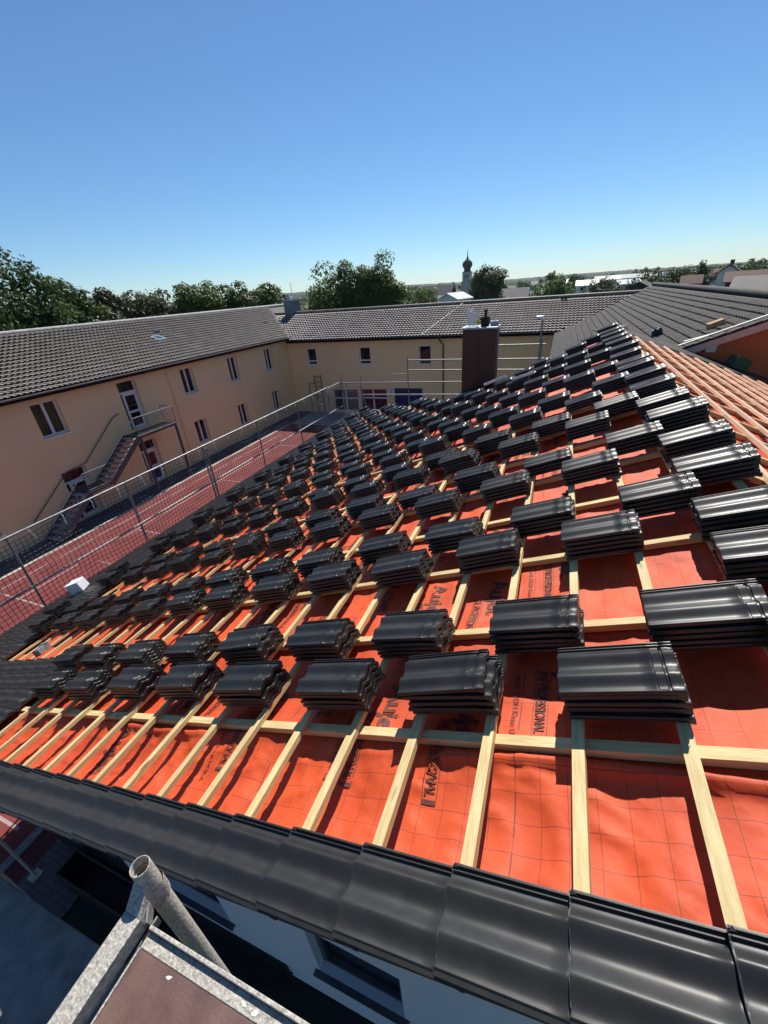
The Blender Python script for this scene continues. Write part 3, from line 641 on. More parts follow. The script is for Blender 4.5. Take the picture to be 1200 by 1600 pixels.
# ------------------------------------------------------------------ back wing and left wing of the school
PB = lambda a, z, d: Vector((a, 30.8 + d, z)); PL = lambda a, z, d: Vector((-20.5 - d, a, z))
BW = thing('school_back_wing', 'ochre two-storey wing with pinkish glinting tile roof behind the chimney', 'building')
bops = [(-18.85, -18.0, -5.0, -3.72), (-14.2, -13.25, -5.0, -3.72), (-9.4, -8.45, -5.05, -3.72), (-4.6, -3.65, -5.05, -3.72),
        (-16.9, -14.6, -8.7, -6.9), (-14.5, -12.1, -8.7, -6.84)]
mb = MB(); wall_open(mb, PB, -20.5, .2, G, -3.0, bops, .2); obj('wall', mb, 'render_yellow', BW)
for o_ in bops[:4]: window(PB, *o_, BW, dep=.15, mull=False, rail=o_[2] + .3)
for o_ in bops[4:]:
    wn_ = window(PB, *o_, BW, dep=.15, mull=True, rail=o_[3] - .75, glass='glass_red', sill=False)
mb = MB(); mb.box(-11.4, -9.2, 30.70, 30.79, -8.8, -6.78); obj('blue_panel', mb, 'blue', BW)
for x in (-11.95, -11.62): mb = MB(); mb.box(x, x + .24, 30.72, 30.79, -7.35, -6.8); obj('notice', mb, 'paper', BW)
BS = math.atan2(1.74, 4.57); cB, sB = math.cos(BS), math.sin(BS)
PBk = lambda a, b, h: Vector((-25 + a, 30.2 + b * cB - h * sB, -3.03 + b * sB + h * cB))
def insB(a, b):
    p = PBk(a, b, 0); return p.x > -20.0 - (p.y - 30.2) * .9 and (p.y - 30.2) > p.x - .15
LB = 4.6 / cB
tiled_plane(PBk, 30.5, LB, .24, .33, insB, 'oldtile_pink', BW, amp=.040, rise=.085, thick=.012)
mb = MB(); q_ = [(-20.2, 30.22, -3.06), (.2, 30.22, -3.06), (5.2, 34.8, -1.31), (-24.6, 34.8, -1.31), (-24.6, 40, -3.3), (5.2, 40, -3.3)]
mb.add(q_, [(0, 1, 2, 3), (3, 2, 5, 4)]); mb.add([(x, y, z - .18) for x, y, z in q_], [(3, 2, 1, 0), (4, 5, 2, 3)]); obj('roof_deck', mb, 'dark_wood', BW)
mb = MB()
for k in range(74): mb.tube([(-24.6 + .4 * k, 34.8, -1.25), (-24.6 + .4 * k + .41, 34.8, -1.238)], .11, 8)
obj('ridge_cap', mb, 'oldtile', BW, smooth=50)
def gutter(mb, a, b, r=.075):
    a, b = Vector(a), Vector(b); d = (b - a).normalized(); sd_ = d.cross(Vector((0, 0, 1))).normalized(); o = len(mb.v)
    for p in (a, b):
        for i in range(7): t = math.pi + math.pi * i / 6; mb.v.append(tuple(p + sd_ * r * math.cos(t) + Vector((0, 0, r * math.sin(t)))))
    for i in range(6): mb.f.append((o + i, o + i + 1, o + 7 + i + 1, o + 7 + i))
    mb.f.append((o, o + 7, o + 13, o + 6))
mb = MB(); gutter(mb, (-20.0, 30.12, -3.03), (.0, 30.12, -3.03)); mb.box(-20, .0, 30.2, 30.78, -3.25, -3.22); obj('gutter', mb, 'gutter', BW)
mb = MB(); mb.tube([(-7.7, 30.15, -3.1), (-7.7, 30.2, -3.3), (-7.55, 30.70, -3.7), (-7.55, 30.72, G)], .05, 8); obj('downpipe', mb, 'gutter', BW, smooth=50)
mb = MB(); mb.bar((-9.0, 30.22, -3.0 + .03), (-7.0, 34.7, -1.28), .07, .06); obj('lightning_cable', mb, 'paper', BW)
for x in (-.1, .12): mb = MB(); mb.box(x, x + .14, 34.2, 34.45, -1.6, -1.2); obj('roof_vent', mb, 'black', BW)

LW = thing('school_left_wing', 'long ochre two-storey wing with brown tile roof beside the red court', 'building')
lops = [(10.82, 11.97, -4.75, -3.26), (14.98, 16.1, -5.66, -3.24), (19.15, 20.15, -4.75, -3.28), (23.32, 24.28, -4.85, -3.28), (27.46, 28.44, -4.85, -3.28),
        (19.15, 20.15, -7.85, -6.42), (23.32, 24.28, -7.95, -6.45), (27.5, 28.44, -7.95, -6.45), (15.0, 16.12, -8.8, -6.42), (10.8, 11.97, -8.8, -6.42), (6.6, 7.75, -4.75, -3.26), (6.6, 7.75, -7.85, -6.42), (2.4, 3.5, -4.75, -3.26), (2.4, 3.5, -7.85, -6.42)]
mb = MB(); wall_open(mb, PL, -6, 30.8, G, -2.75, lops, .26); obj('wall', mb, 'render_yellow', LW)
for i, o_ in enumerate(lops):
    if i in (1, 8, 9):
        a0, a1, z0, z1 = o_; zt = z1 - .55
        f = MB(); wbox(f, PL, a0, a0 + .07, z0, z1, .18, .27); wbox(f, PL, a1 - .07, a1, z0, z1, .18, .27); wbox(f, PL, a0 + .07, a1 - .07, zt - .05, zt + .05, .17, .27)
        D = obj('door', f, 'frame', LW)
        f = MB(); wbox(f, PL, a0 + .22, a0 + .34, z0, zt - .052, .16, .25); wbox(f, PL, a1 - .19, a1 - .072, z0, zt - .052, .16, .25); wbox(f, PL, a0 + .34, a1 - .19, zt - .17, zt - .052, .16, .25); wbox(f, PL, a0 + .34, a1 - .19, z0, z0 + .14, .16, .25); wbox(f, PL, a0 + .34, a1 - .19, z0 + .82, z0 + .92, .16, .25); obj('door_leaf', f, 'frame', D)
        g = MB(); g.quad(*[PL(a, z, .215) for a, z in ((a0 + .02, z0), (a1 - .02, z0), (a1 - .02, z1), (a0 + .02, z1))]); obj('pane', g, 'glass' if i == 1 else 'glass_red', D)
        h_ = MB(); h_.bar(PL(a0 + .28, z0 + 1.0, .13), PL(a0 + .40, z0 + 1.0, .13), .025, .025); obj('handle', h_, 'dark_steel', D)
    else: window(PL, *o_, LW, dep=.22)
LS = math.atan2(2.13, 5.3); cL, sL = math.cos(LS), math.sin(LS)
PLr = lambda a, b, h: Vector((-20.0 - b * cL + h * sL, -7 + a, -2.78 + b * sL + h * cL))
def insL(a, b):
    p = PLr(a, b, 0); return p.y < 30.2 + (-20.0 - p.x) * 1.02 + .2
LLn = 5.3 / cL
tiled_plane(PLr, 46, LLn, .24, .33, insL, 'oldtile', LW, amp=.040, rise=.078, thick=.012)
mb = MB(); q_ = [(-20.02, -7, -2.82), (-20.02, 33, -2.82), (-25.3, 39, -.70), (-25.3, -7, -.70), (-31, -7, -3.0), (-31, 39, -3.0)]
mb.add(q_, [(0, 1, 2, 3), (3, 2, 5, 4), (1, 5, 2)]); mb.add([(x, y, z - .18) for x, y, z in q_], [(3, 2, 1, 0), (4, 5, 2, 3)]); obj('roof_deck', mb, 'dark_wood', LW)
mb = MB()
for k in range(115): mb.tube([(-25.3, -7 + .4 * k, -.64), (-25.3, -7 + .4 * k + .41, -.628)], .12, 8)
obj('ridge_cap', mb, mat('pale_ridge_mortar', (.40, .38, .35), .8, var=.15, scale=3), LW, smooth=50)
mb = MB(); gutter(mb, (-19.92, 30.3, -2.80), (-19.92, -7, -2.80)); obj('gutter', mb, 'galv', LW)
mb = MB(); mb.box(-20.48, -19.98, -7, 30.3, -3.0, -2.97); obj('soffit', mb, 'dark_wood', LW)
mb = MB(); mb.tube([(-20.44, 18.2, -2.95), (-20.44, 18.2, G)], .03, 6); obj('wall_seam', mb, 'render_yellow', LW)
def on_left_roof(y, b, h=0): return PLr(y + 7, b, h)
mb = MB(); m_ = Matrix.Translation(on_left_roof(20.0, 2.6, .05)) @ Matrix((Vector((0, 1, 0)), Vector((-cL, 0, sL)), Vector((sL, 0, cL)))).transposed().to_4x4()
mb.box(0, .62, 0, .55, 0, .06, m_); sky = obj('skylight', mb, 'zinc', LW); mb = MB(); mb.box(.06, .56, .06, .49, .062, .07, m_); obj('pane', mb, mat('skylight_glass', (.05, .09, .11), .12), sky)
for y, b in ((8.9, 3.2), (20.9, 3.6), (31.0, 2.7)): mb = MB(); p = on_left_roof(y, b, .02); mb.box(p.x - .2, p.x + .06, p.y, p.y + .24, p.z, p.z + .16); obj('roof_vent', mb, 'oldtile', LW)
MBX = thing('ventilation_housing', 'blue-grey sheet metal housing standing on the brown roof by the valley', 'vent housing')
mb = MB(); mb.box(-22.6, -21.8, 34.3, 35.7, -1.9, -.30); obj('housing', mb, 'housing', MBX, bevel=.02)
mb = MB(); mb.box(-22.65, -21.75, 34.25, 35.75, -.298, -.26); 
for k in range(5): mb.box(-21.798, -21.775, 34.35 + .32 * k, 34.38 + .32 * k, -1.9, -.30)
obj('sheet_seam', mb, 'housing', MBX); mb = MB(); mb.lathe([(0, .3), (.12, .28), (.2, .12), (.16, 0), (0, 0)], 12, (-22.2, 35.0, -.26)); obj('cowl', mb, 'white', MBX, smooth=50)

# ------------------------------------------------------------------ outside stair on the left wing
ST = thing('outside_stair', 'grey steel outside stair with landings against the ochre wing', 'stair')
XO, XI = -19.35, -20.35
mb = MB(); mb.box(XI, XO, 14.35, 16.85, -5.84, -5.72); mb.box(XI, XO, 11.0, 12.15, -7.42, -7.32); obj('landing', mb, 'dark_steel', ST)
def flight(y0, z0, y1, z1, n):
    tr = MB()
    for i in range(n):
        t = (i + .5) / n; y = y0 + (y1 - y0) * t; z = z0 + (z1 - z0) * t; tr.box(XI + .04, XO - .04, y - .13, y + .13, z - .02, z + .015)
    obj('tread', tr, 'concrete', ST)
    for x in (XI, XO): s_ = MB(); s_.bar((x, y0, z0 - .05), (x, y1, z1 - .05), .05, .24); obj('stringer', s_, 'dark_steel', ST)
flight(14.35, -5.72, 12.15, -7.32, 9); flight(11.0, -7.32, 9.0, G, 8)
def railing(pts, bal=True):
    mb = MB(); up = Vector((0, 0, .92)); P_ = [Vector(p) for p in pts]
    for a, b in zip(P_, P_[1:]):
        mb.tube([a + up, b + up], .024, 6); mb.tube([a + up * .12, b + up * .12], .014, 5)
        n = max(2, int((b - a).length / (.13 if bal else .9)))
        for i in range(n + 1): p = a.lerp(b, i / n); mb.tube([p + up * .12, p + up], .009 if 0 < i < n else .02, 5)
    obj('railing', mb, 'galv', ST)
railing([(XO, 14.35, -5.72), (XO, 16.85, -5.72), (XI + .1, 16.85, -5.72)])
railing([(XO, 14.35, -5.72), (XO, 12.15, -7.32)], False); railing([(XO, 12.15, -7.32), (XO, 11.0, -7.32)], False); railing([(XO, 11.0, -7.32), (XO, 9.0, G)], False)
mb = MB(); mb.tube([(XI - .06, 14.5, -4.62), (XI - .06, 14.1, -4.72), (XI - .06, 12.0, -6.3), (XI - .06, 11.0, -6.4), (XI - .06, 8.9, -7.9)], .024, 6); obj('wall_handrail', mb, 'dark_steel', ST)
for y in (14.4, 16.75): mb = MB(); mb.box(XO - .05, XO + .05, y - .05, y + .05, G, -5.84); obj('post', mb, 'dark_steel', ST)
mb = MB(); mb.tube([(-18.35, 30.6, G), (-18.35, 30.6, -5.75)], .035, 6); mb.tube([(-17.75, 30.6, G), (-17.75, 30.6, -5.75)], .035, 6)
for z in (-5.9, -6.3, -6.7, -7.1, -7.5, -7.9, -8.3): mb.tube([(-18.35, 30.6, z), (-17.75, 30.6, z)], .025, 6)
mb.tube([(-18.9, 30.55, G), (-18.9, 30.55, -6.4), (-18.35, 30.55, -6.4)], .03, 6)
tag(obj('ladder', mb, 'dark_steel'), 'dark metal ladder leaning upright against the back ochre wall', 'ladder')

# ------------------------------------------------------------------ ground and court
def sheet(name, x0, x1, y0, y1, z, m, kind='structure'):
    mb = MB(); mb.quad((x0, y0, z), (x1, y0, z), (x1, y1, z), (x0, y1, z)); return tag(obj(name, mb, m), kind=kind)
sheet('ground', -9000, 9000, -9000, 9000, G - .02, 'ground')
sheet('courtyard_paving', -20.5, -7.6, -14, 30.8, G - .008, 'concrete')
sheet('wall_strip_paving', -20.5, -19.1, -14, 30.8, G - .003, 'paver')
co = sheet('sports_court', -18.95, -8.45, -14, 27.2, G, 'court')
mb = MB(); mb.box(-19.12, -18.95, -14, 27.3, G - .01, G + .02); mb.box(-18.95, -8.45, 27.2, 27.36, G - .01, G + .02); tag(obj('court_kerb', mb, 'kerb'), kind='structure')
ln = MB()
def line(x0, y0, x1, y1, w_=.06): d = Vector((x1 - x0, y1 - y0, 0)).normalized(); p = Vector((-d.y, d.x, 0)) * w_ / 2; a = Vector((x0, y0, G + .004)); b = Vector((x1, y1, G + .004)); ln.quad(a - p, b - p, b + p, a + p)
line(-18.25, -14, -18.25, 24.6); line(-16.93, 5.86, -16.93, 8.03); line(-16.93, 9.86, -16.93, 22.43); line(-17.9, 5.84, -9, 5.84); line(-16.9, 10.84, -9, 10.84, .05); line(-16.3, 8.46, -13, 8.46, .03)
line(-16.9, 16.5, -9, 16.5, .04); line(-16.93, 22.43, -9, 22.43); line(-14.4, -14, -14.4, 26, .04); line(-13, 1.1, -8.8, 1.1); line(-9.0, -1.5, -9.0, .6, .1)
tag(obj('court_line', ln, 'line'), kind='structure')
mb = MB(); mb.box(-8.45, -8.28, -14, 17, G - .01, G + .03); tag(obj('drain_channel', mb, 'drain'), kind='structure')
sheet('rubber_strip', -8.28, -7.85, -14, 17, G + .004, 'mat_red'); sheet('brick_paving', -7.85, -6.6, -14, 1.28, G + .002, 'paver'); sheet('soil_bed', -6.6, 9, -14, 1.28, G + .003, 'soil')
mb = MB(); mb.box(-6.66, -6.60, -14, 1.25, G, G + .03); tag(obj('paving_edge', mb, 'paver'), kind='structure')
t_ = MB(); t_.box(-6.95, -4.9, .80, 1.22, G + .006, G + .12); t_.box(-6.95, -4.9, .80, .85, G + .12, G + .5); t_.box(-6.95, -4.9, 1.17, 1.22, G + .12, G + .5); t_.box(-6.95, -6.90, .85, 1.17, G + .12, G + .5); t_.box(-4.95, -4.90, .85, 1.17, G + .12, G + .5)
tag(obj('black_trough', t_, 'black', bevel=.02), 'long black plastic trough on the paving against the white gable wall', 'trough')

# ------------------------------------------------------------------ scaffolds
def tubes(name, parts, m, parent, r=.0242, n=8):
    mb = MB()
    for a, b in parts: mb.tube([a, b], r, n)
    return obj(name, mb, m, parent, smooth=50)
ES = thing('eave_scaffold', 'galvanised scaffold with guard rails along the courtyard eave', 'scaffold')
X1 = -9.28; YS = [.93 + 2.585 * k for k in range(7)]
for i, y in enumerate(YS):
    tubes('standard', [((X1, y, G), (X1, y, -3.58 - (.0 if i in (1, 3, 6) else .06)))], 'galv', ES); 
    if i in (3,): tubes('standard', [((X1 + .09, y + .03, G), (X1 + .09, y + .03, -3.7))], 'galv', ES)
    tubes('transom', [((X1, y, -5.75), (X1 + .62, y, -5.75))], 'galv', ES)
tubes('guard_rail', [((X1 + .04, -1, -3.62), (X1 + .04, YS[-1] - .1, -3.62))], 'galv', ES); tubes('guard_rail', [((X1 + .04, -1, -4.75), (X1 + .04, 17.6, -4.75))], 'galv', ES)
mb = MB(); mb.box(X1 + .05, X1 + .50, -1, 17.6, -5.74, -5.69); obj('deck', mb, 'deck_grey', ES)
BSC = thing('rear_scaffold', 'galvanised scaffold frame at the far eave corner', 'scaffold')
yb = 17.9
for x, zt in ((-9.3, -3.3), (-8.3, -3.35), (-5.98, -2.55), (-3.2, -2.5), (-.55, -2.0)): tubes('standard', [((x, yb, G), (x, yb, zt))], 'galv', BSC)
tubes('guard_rail', [((-9.4, yb - .04, -3.72), (-3.0, yb - .04, -3.62))], 'galv', BSC); tubes('guard_rail', [((-8.4, yb - .04, -4.25), (-3.0, yb - .04, -4.15))], 'galv', BSC)
tubes('guard_rail', [((-8.4, yb - .04, -4.95), (-6.0, yb - .04, -4.95))], 'galv', BSC)
tubes('guard_rail', [((-5.98, yb - .04, -2.74), (-.4, yb - .04, -2.74))], 'galv', BSC); tubes('guard_rail', [((-5.98, yb - .04, -3.15), (-.4, yb - .04, -3.15))], 'galv', BSC)
tubes('guard_rail', [((-3.2, yb - .04, -2.22), (-.4, yb - .04, -2.22))], 'galv', BSC); tubes('guard_rail', [((-6.75, yb - .02, -3.34), (-5.98, yb - .02, -3.30))], 'galv', BSC, r=.018)
tubes('brace', [((-8.3, yb - .05, -3.9), (-7.9, yb - .05, -5.6)), ((-8.2, yb - .05, -3.9), (-8.35, yb - .05, -5.6))], 'galv', BSC, r=.02)
tubes('guard_rail', [((X1, 16.4, -3.66), (-9.3, yb, -3.66))], 'galv', BSC, r=.018)
# net: individual cords, sagging between ties
def net(name, label, P, L, Hh, step, r, seed):
    mb = MB(); rr = random.Random(seed); nx, nz = int(L / step), int(Hh / step)
    def q(i, j):
        x = i * step; z = j * step; a = noise.noise(Vector((x * .6, z * .9, seed))) * .10 + noise.noise(Vector((x * 2.3, z * 2.1, seed + 4))) * .035
        return P(x + noise.noise(Vector((x * 1.3, z * 1.7, 3 + seed))) * .05, -z * (1 + .03 * math.sin(x * 1.2)) - .10 * math.sin(math.pi * ((x / 2.585) % 1)) * (1 - .3 * z), a * min(1, z * 2))
    g = [[q(i, j) for j in range(nz + 1)] for i in range(nx + 1)]
    def seg(a, b):
        d = (b - a); s_ = d.cross(Vector((.3, .2, 1))).normalized() * r if abs(d.normalized().z) < .9 else Vector((.6, .8, 0)) * r
        u_ = d.normalized().cross(s_); o = len(mb.v)
        for p in (a, b): mb.v += [tuple(p + s_), tuple(p - s_ * .5 + u_ * .87), tuple(p - s_ * .5 - u_ * .87)]
        mb.f += [(o, o + 1, o + 4, o + 3), (o + 1, o + 2, o + 5, o + 4), (o + 2, o, o + 3, o + 5)]
    for i in range(nx + 1):
        for j in range(nz + 1):
            if j < nz: seg(g[i][j], g[i][j + 1])
            if i < nx: seg(g[i][j], g[i + 1][j])
    return tag(obj(name, mb, 'net'), label, 'net')
net('safety_net', 'dark mesh safety net hung from the courtyard guard rail', lambda x, z, d: Vector((X1 + .06 + d * .6, -.4 + x, -3.64 + z)), 18.0, 2.0, .10, .0062, 1)
net('safety_net', 'short dark mesh safety net at the far scaffold corner', lambda x, z, d: Vector((-9.3 + x, yb - .06 + d * .3, -3.74 + z)), 1.0, 2.0, .10, .006, 2)
for k in range(26):
    mb = MB(); y = .6 + k * .65; z = -3.62; mb.tube([(X1 + .07, y, z + .02), (X1 + .11, y + .02, z - .05), (X1 + .10, y + .03 + R_.uniform(-.03, .05), z - .12 - R_.random() * .16)], .012, 4); obj('net_tie', mb, 'white', ES)
# the scaffold on the gable side, with the photographer's deck
VS = thing('verge_scaffold', 'mortar-spattered scaffold with red-brown and grey decks below the gable', 'scaffold')
tx, ty = -.824, .205
mb = MB(); zt = -1.225
prof = [(.0242, -7.6), (.0242, -.002), (.0232, 0), (.0215, 0), (.0205, -.002), (.0205, -.30)]
mb.lathe(prof, 28, (tx, ty, zt)); mb.lathe([(.0285, -.085), (.0285, -.150), (.0244, -.154)], 28, (tx, ty, zt)); mb.lathe([(.0165, -.030), (.0190, -.030), (.0190, -.25)], 24, (tx, ty, zt)); mb.lathe([(.0, -.16), (.0165, -.16), (.0165, -.03)], 24, (tx, ty, zt))
obj('standard', mb, 'galv_dirty', VS, smooth=45)
mb = MB()                                                              # U-profile transom running back from the standard
xa, xb, y0, y1, zt2 = -.832, -.781, -.95, ty - .012, -1.300
mb.box(xa, xb, y0, y1 - .055, zt2 - .004, zt2); mb.box(xa, xa + .004, y0, y1 - .055, zt2 - .05, zt2 - .0045); mb.box(xb - .004, xb, y0, y1 - .055, zt2 - .05, zt2 - .0045)
mb.add([Vector(p) for p in ((xa, y1 - .055, zt2), (xb, y1 - .055, zt2), (tx + .020, y1, zt2 + .035), (tx - .020, y1, zt2 + .035), (xa, y1 - .055, zt2 - .05), (xb, y1 - .055, zt2 - .05), (tx + .020, y1, zt2 - .05), (tx - .020, y1, zt2 - .05))], [(0, 1, 2, 3), (1, 5, 6, 2), (0, 3, 7, 4), (4, 7, 6, 5)])
obj('transom', mb, 'galv_dirty', VS, bevel=.003)
mb = MB(); mb.bar((tx + .018, ty - .022, -1.33), (tx + .050, ty - .062, -1.335), .004, .035); mb.bar((xb + .003, -.9, -1.37), (xb + .003, ty - .04, -1.37), .004, .03); obj('deck_hook', mb, 'galv', VS)
dk = thing('x', None, None) if False else None
mb = MB(); dx0, dx1, dy1, dz = -.766, 1.75, .106, -1.345
mb.box(dx0 + .004, dx1, -.52, dy1, dz - .012, dz); o = obj('red_deck_board', mb, 'deck_red', VS); o['label'] = 'worn red-brown deck board'
mb = MB(); mb.box(dx0, dx1, dy1 + .0005, dy1 + .030, dz - .05, dz + .002); mb.box(dx0, dx1, dy1 + .0305, dy1 + .039, dz - .05, dz + .016); mb.box(dx0 - .002, dx0 + .0035, -.52, dy1, dz - .05, dz + .003); obj('deck_frame', mb, 'galv_dirty', VS, bevel=.0015)
mb = MB(); rr = random.Random(11)
for k in range(3):
    mb = MB(); x = dx0 + .03 + rr.random() * .6; y = dy1 - rr.random() ** 2 * .35; r = .002 + rr.random() * .004; n = 8
    mb.add([(x + r * (1 + .5 * rr.random()) * math.cos(2 * math.pi * j / n), y + r * (1 + .4 * rr.random()) * math.sin(2 * math.pi * j / n), dz + .0006) for j in range(n)], [tuple(range(n))]); obj('paint_spot', mb, 'paper', VS)
for x, y, a in ((-.66, .093, .3), (-.47, .120, -.4), (-.44, .117, .8), (-.43, .082, 1.2)):
    mb = MB(); n = 12; zz = dz + (.0028 if y > .107 else .0007)
    mb.add([(x + (.007 + .002 * math.sin(2 * t + x * 9)) * math.cos(t) * math.cos(a) - .006 * math.sin(t) * math.sin(a), y + (.006) * math.cos(t) * math.sin(a) + (.003 + .001 * math.sin(3 * t)) * math.sin(t) * math.cos(a), zz) for t in [2 * math.pi * j / n for j in range(n)]], [tuple(range(n))]); obj('paint_spot', mb, 'paper', VS)
mb = MB(); gz0 = -3.33; mb.box(-3.4, -.86, -.60, .185, gz0 - .05, gz0); o = obj('grey_deck_board', mb, 'deck_grey', VS, bevel=.006); o['label'] = 'shaded blue-grey lower deck'
mb = MB(); rr = random.Random(4)
for k in range(18):
    x = -3.3 + rr.random() * 2.3; y = -.55 + rr.random() * .7; r = .003 + rr.random() ** 2 * .012; n = 8
    mb.add([(x + r * (1 + .4 * rr.random()) * math.cos(2 * math.pi * j / n), y + r * math.sin(2 * math.pi * j / n), gz0 + .001) for j in range(n)], [tuple(range(n))])
obj('deck_stain', mb, 'black', VS)
tubes('standard', [((-3.45, .205, G), (-3.45, .205, -3.2))], 'galv_dirty', VS); tubes('standard', [((tx, -.75, G), (tx, -.75, -1.25))], 'galv_dirty', VS)
tubes('standard', [((-7.67, .73, G), (-7.67, .73, -4.6))], 'galv_dirty', VS); mb = MB(); mb.box(-7.76, -7.58, .64, .82, G + .004, G + .02); obj('base_plate', mb, 'galv_dirty', VS, bevel=.004)
tubes('guard_rail', [((-9.6, .75, -7.0), (-6.8, .75, -5.2))], 'galv', VS)

# ------------------------------------------------------------------ trees
def crown(rng, rx, rz, nb, nl, leaf, shape):
    """leaf-sized quads over many overlapping clumps; origin at the crown centre"""
    blobs = []
    for i in range(nb):
        for _ in range(30):
            d = Vector((rng.gauss(0, 1), rng.gauss(0, 1), rng.gauss(0, 1))).normalized(); k = rng.uniform(.35, 1.0)
            z = d.z * k
            wdt = 1.0 if shape == 'round' else (1 - .75 * max(0, z) if shape == 'tall' else 1)
            p = Vector((d.x * k * wdt * rx, d.y * k * wdt * rx, z * rz))
            if all((p - b[0]).length > .22 * rx for b in blobs): break
        blobs.append((p, rng.uniform(.26, .46) * rx))
    V, F = [], []
    for b, r in blobs:
        n = max(6, int(nl * (r * r) / sum(q[1] ** 2 for q in blobs)))
        for _ in range(n):
            d = Vector((rng.gauss(0, 1), rng.gauss(0, 1), rng.gauss(0, 1) + .25)).normalized()
            c = b + Vector((d.x * r, d.y * r, d.z * r * .85)) * rng.uniform(.6, 1.12)
            nrm = (d + Vector((rng.gauss(0, .45), rng.gauss(0, .45), rng.gauss(0, .45) + .3))).normalized()
            t = nrm.orthogonal().normalized(); t.rotate(Matrix.Rotation(rng.random() * 6.28, 3, nrm)); s_ = nrm.cross(t); L_ = leaf * rng.uniform(.6, 1.3); o = len(V)
            V += [tuple(c - t * L_ * .5), tuple(c + s_ * L_ * .30 - nrm * L_ * .08), tuple(c + t * L_ * .55), tuple(c - s_ * L_ * .30 - nrm * L_ * .08)]; F.append((o, o + 1, o + 2, o + 3))
    mb = MB(); mb.v = V; mb.f = F; return mb, blobs
def tree(x, y, ztop, width, label, seed, m='leaf_dark', shape='round', zlow=None, nl=10500, leaf=.42, group=None, gz=G):
    rng = random.Random(seed); Hc = ztop - (zlow if zlow is not None else gz + (ztop - gz) * .12); rz = Hc / 2; zc = ztop - rz; rx = width / 2 * 1.22
    t = thing('broadleaf_tree' if nl > 1000 else 'small_tree', label, 'tree', group); t.location = (x, y, gz)
    cm, blobs = crown(rng, rx * .92, rz * .95, max(18, int(46 * (rz / rx) ** .5)) if nl > 1000 else 12, nl, leaf, shape); cm.v = [(a, b, c + zc - gz) for a, b, c in cm.v]
    obj('crown', cm, m, t)
    tb = MB(); r0 = .035 * (ztop - gz); tb.tube([(0, 0, 0), (.1, .05, (zc - gz) * .5), (0, 0, zc - gz + rz * .4)], r0, 8, r2=r0 * .35)
    for b, r in blobs[:9]: tb.tube([(0, 0, max(.5, zc - gz + b.z * .5 - rz * .35)), tuple(b * .6 + Vector((0, 0, zc - gz - .1))), tuple(b + Vector((0, 0, zc - gz)))], r0 * .34, 5, r2=r0 * .08)
    obj('trunk', tb, 'bark', t); return t
TG = 'trees behind the school'
tree(-42.0, 22.6, 4.9, 8.0, 'big dark green tree, leftmost and tallest over the long brown roof', 1, 'leaf_dark', nl=9000, group=TG, leaf=.36)
tree(-39.8, 25.2, 3.6, 4.2, 'dark tree shoulder just right of the leftmost big tree', 21, 'leaf_dark', nl=9000, group=TG, leaf=.33)
tree(-42.8, 30.2, 3.3, 4.9, 'dark round tree second in line over the long brown roof', 2, 'leaf_dark', nl=10500, group=TG)
tree(-45.4, 35.6, 1.7, 4.6, 'lower brownish green tree third in line over the long roof', 3, 'leaf_olive', nl=9500, group=TG)
tree(-45.7, 41.8, 1.9, 6.6, 'olive green tree at the middle of the row over the long roof', 4, 'leaf_olive', nl=11000, group=TG)
tree(-43.4, 46.6, 2.9, 5.6, 'grey-green bushy tree left of the twin crowns over the roof', 5, 'leaf_mid', nl=10500, group=TG)
tree(-40.8, 51.6, 2.7, 6.0, 'broad grey-green tree towards the end of the row over the roof', 6, 'leaf_dark', nl=11000, group=TG)
tree(-39.0, 55.0, 2.2, 4.6, 'lower grey-green tree sloping down at the end of the row', 7, 'leaf_mid', nl=9000, group=TG)
tree(-38.2, 58.6, 1.0, 3.2, 'small pale green tree ending the row before the metal housing', 8, 'leaf_olive', nl=2600, group=TG)
BR = ('dark', 'mid', 'olive')
for k, (bx, by, bt, bw_) in enumerate(((-54, 24, 1.2, 8), (-55, 33, .6, 8), (-57, 41, .3, 8.5), (-56, 49, .8, 8.5), (-53, 57, .6, 8.5), (-51, 65, -.2, 8), (-47, 72, -.8, 7.5))):
    tree(bx, by, bt, bw_, 'tree glimpsed through the gaps of the row behind the long roof', 70 + k, 'leaf_' + BR[k % 3], nl=5200, group='second row of trees behind the school', leaf=.5)
tree(-35.2, 66.0, 3.0, 8.6, 'green tree with upright twigs directly right of the metal housing', 9, 'leaf_mid', 'tall', nl=8500, group=TG, leaf=.40)
for dx_, dy_, zt_, wd_, lb_ in ((-2.6, -.9, 4.9, 6.2, 'tall upright green tree, left peak of the central group'), (.6, .2, 4.6, 6.0, 'tall upright green tree, middle peak of the central group'), (3.2, .9, 4.7, 6.4, 'tall upright green tree, right peak of the central group')):
    tree(-29.9 + dx_, 68.8 + dy_, zt_, wd_, lb_, 40 + int(dx_ * 3), 'leaf_mid', 'tall', nl=8000, group=TG, leaf=.42)
tree(-25.6, 70.6, 1.5, 4.6, 'lower green tree at the right flank of the central group', 44, 'leaf_mid', nl=5600, group=TG, leaf=.40)
tree(-30.6, 90, .5, 5.2, 'green bushy tree left of the dark barn roof', 11, 'leaf_mid', nl=3600, group=TG, leaf=.45)
tree(-26.4, 91, .2, 5.2, 'green bushy tree just left of the white gabled house', 12, 'leaf_mid', nl=3200, group=TG, leaf=.45)
tree(-20.9, 138, 4.7, 9.6, 'large open-crowned tree beside the onion-domed church tower', 13, 'leaf_olive', nl=5200, group=TG, leaf=.75)
tree(-1.2, 110, -.4, 5.4, 'dark green dense tree right of the long grey roof, taller half', 14, 'leaf_mid', nl=3600, group=TG, leaf=.5)
tree(-4.6, 111, -1.4, 5.0, 'yellow-green bushy tree right of the long grey roof, lower half', 15, 'leaf_mid', nl=2800, group=TG, leaf=.5)
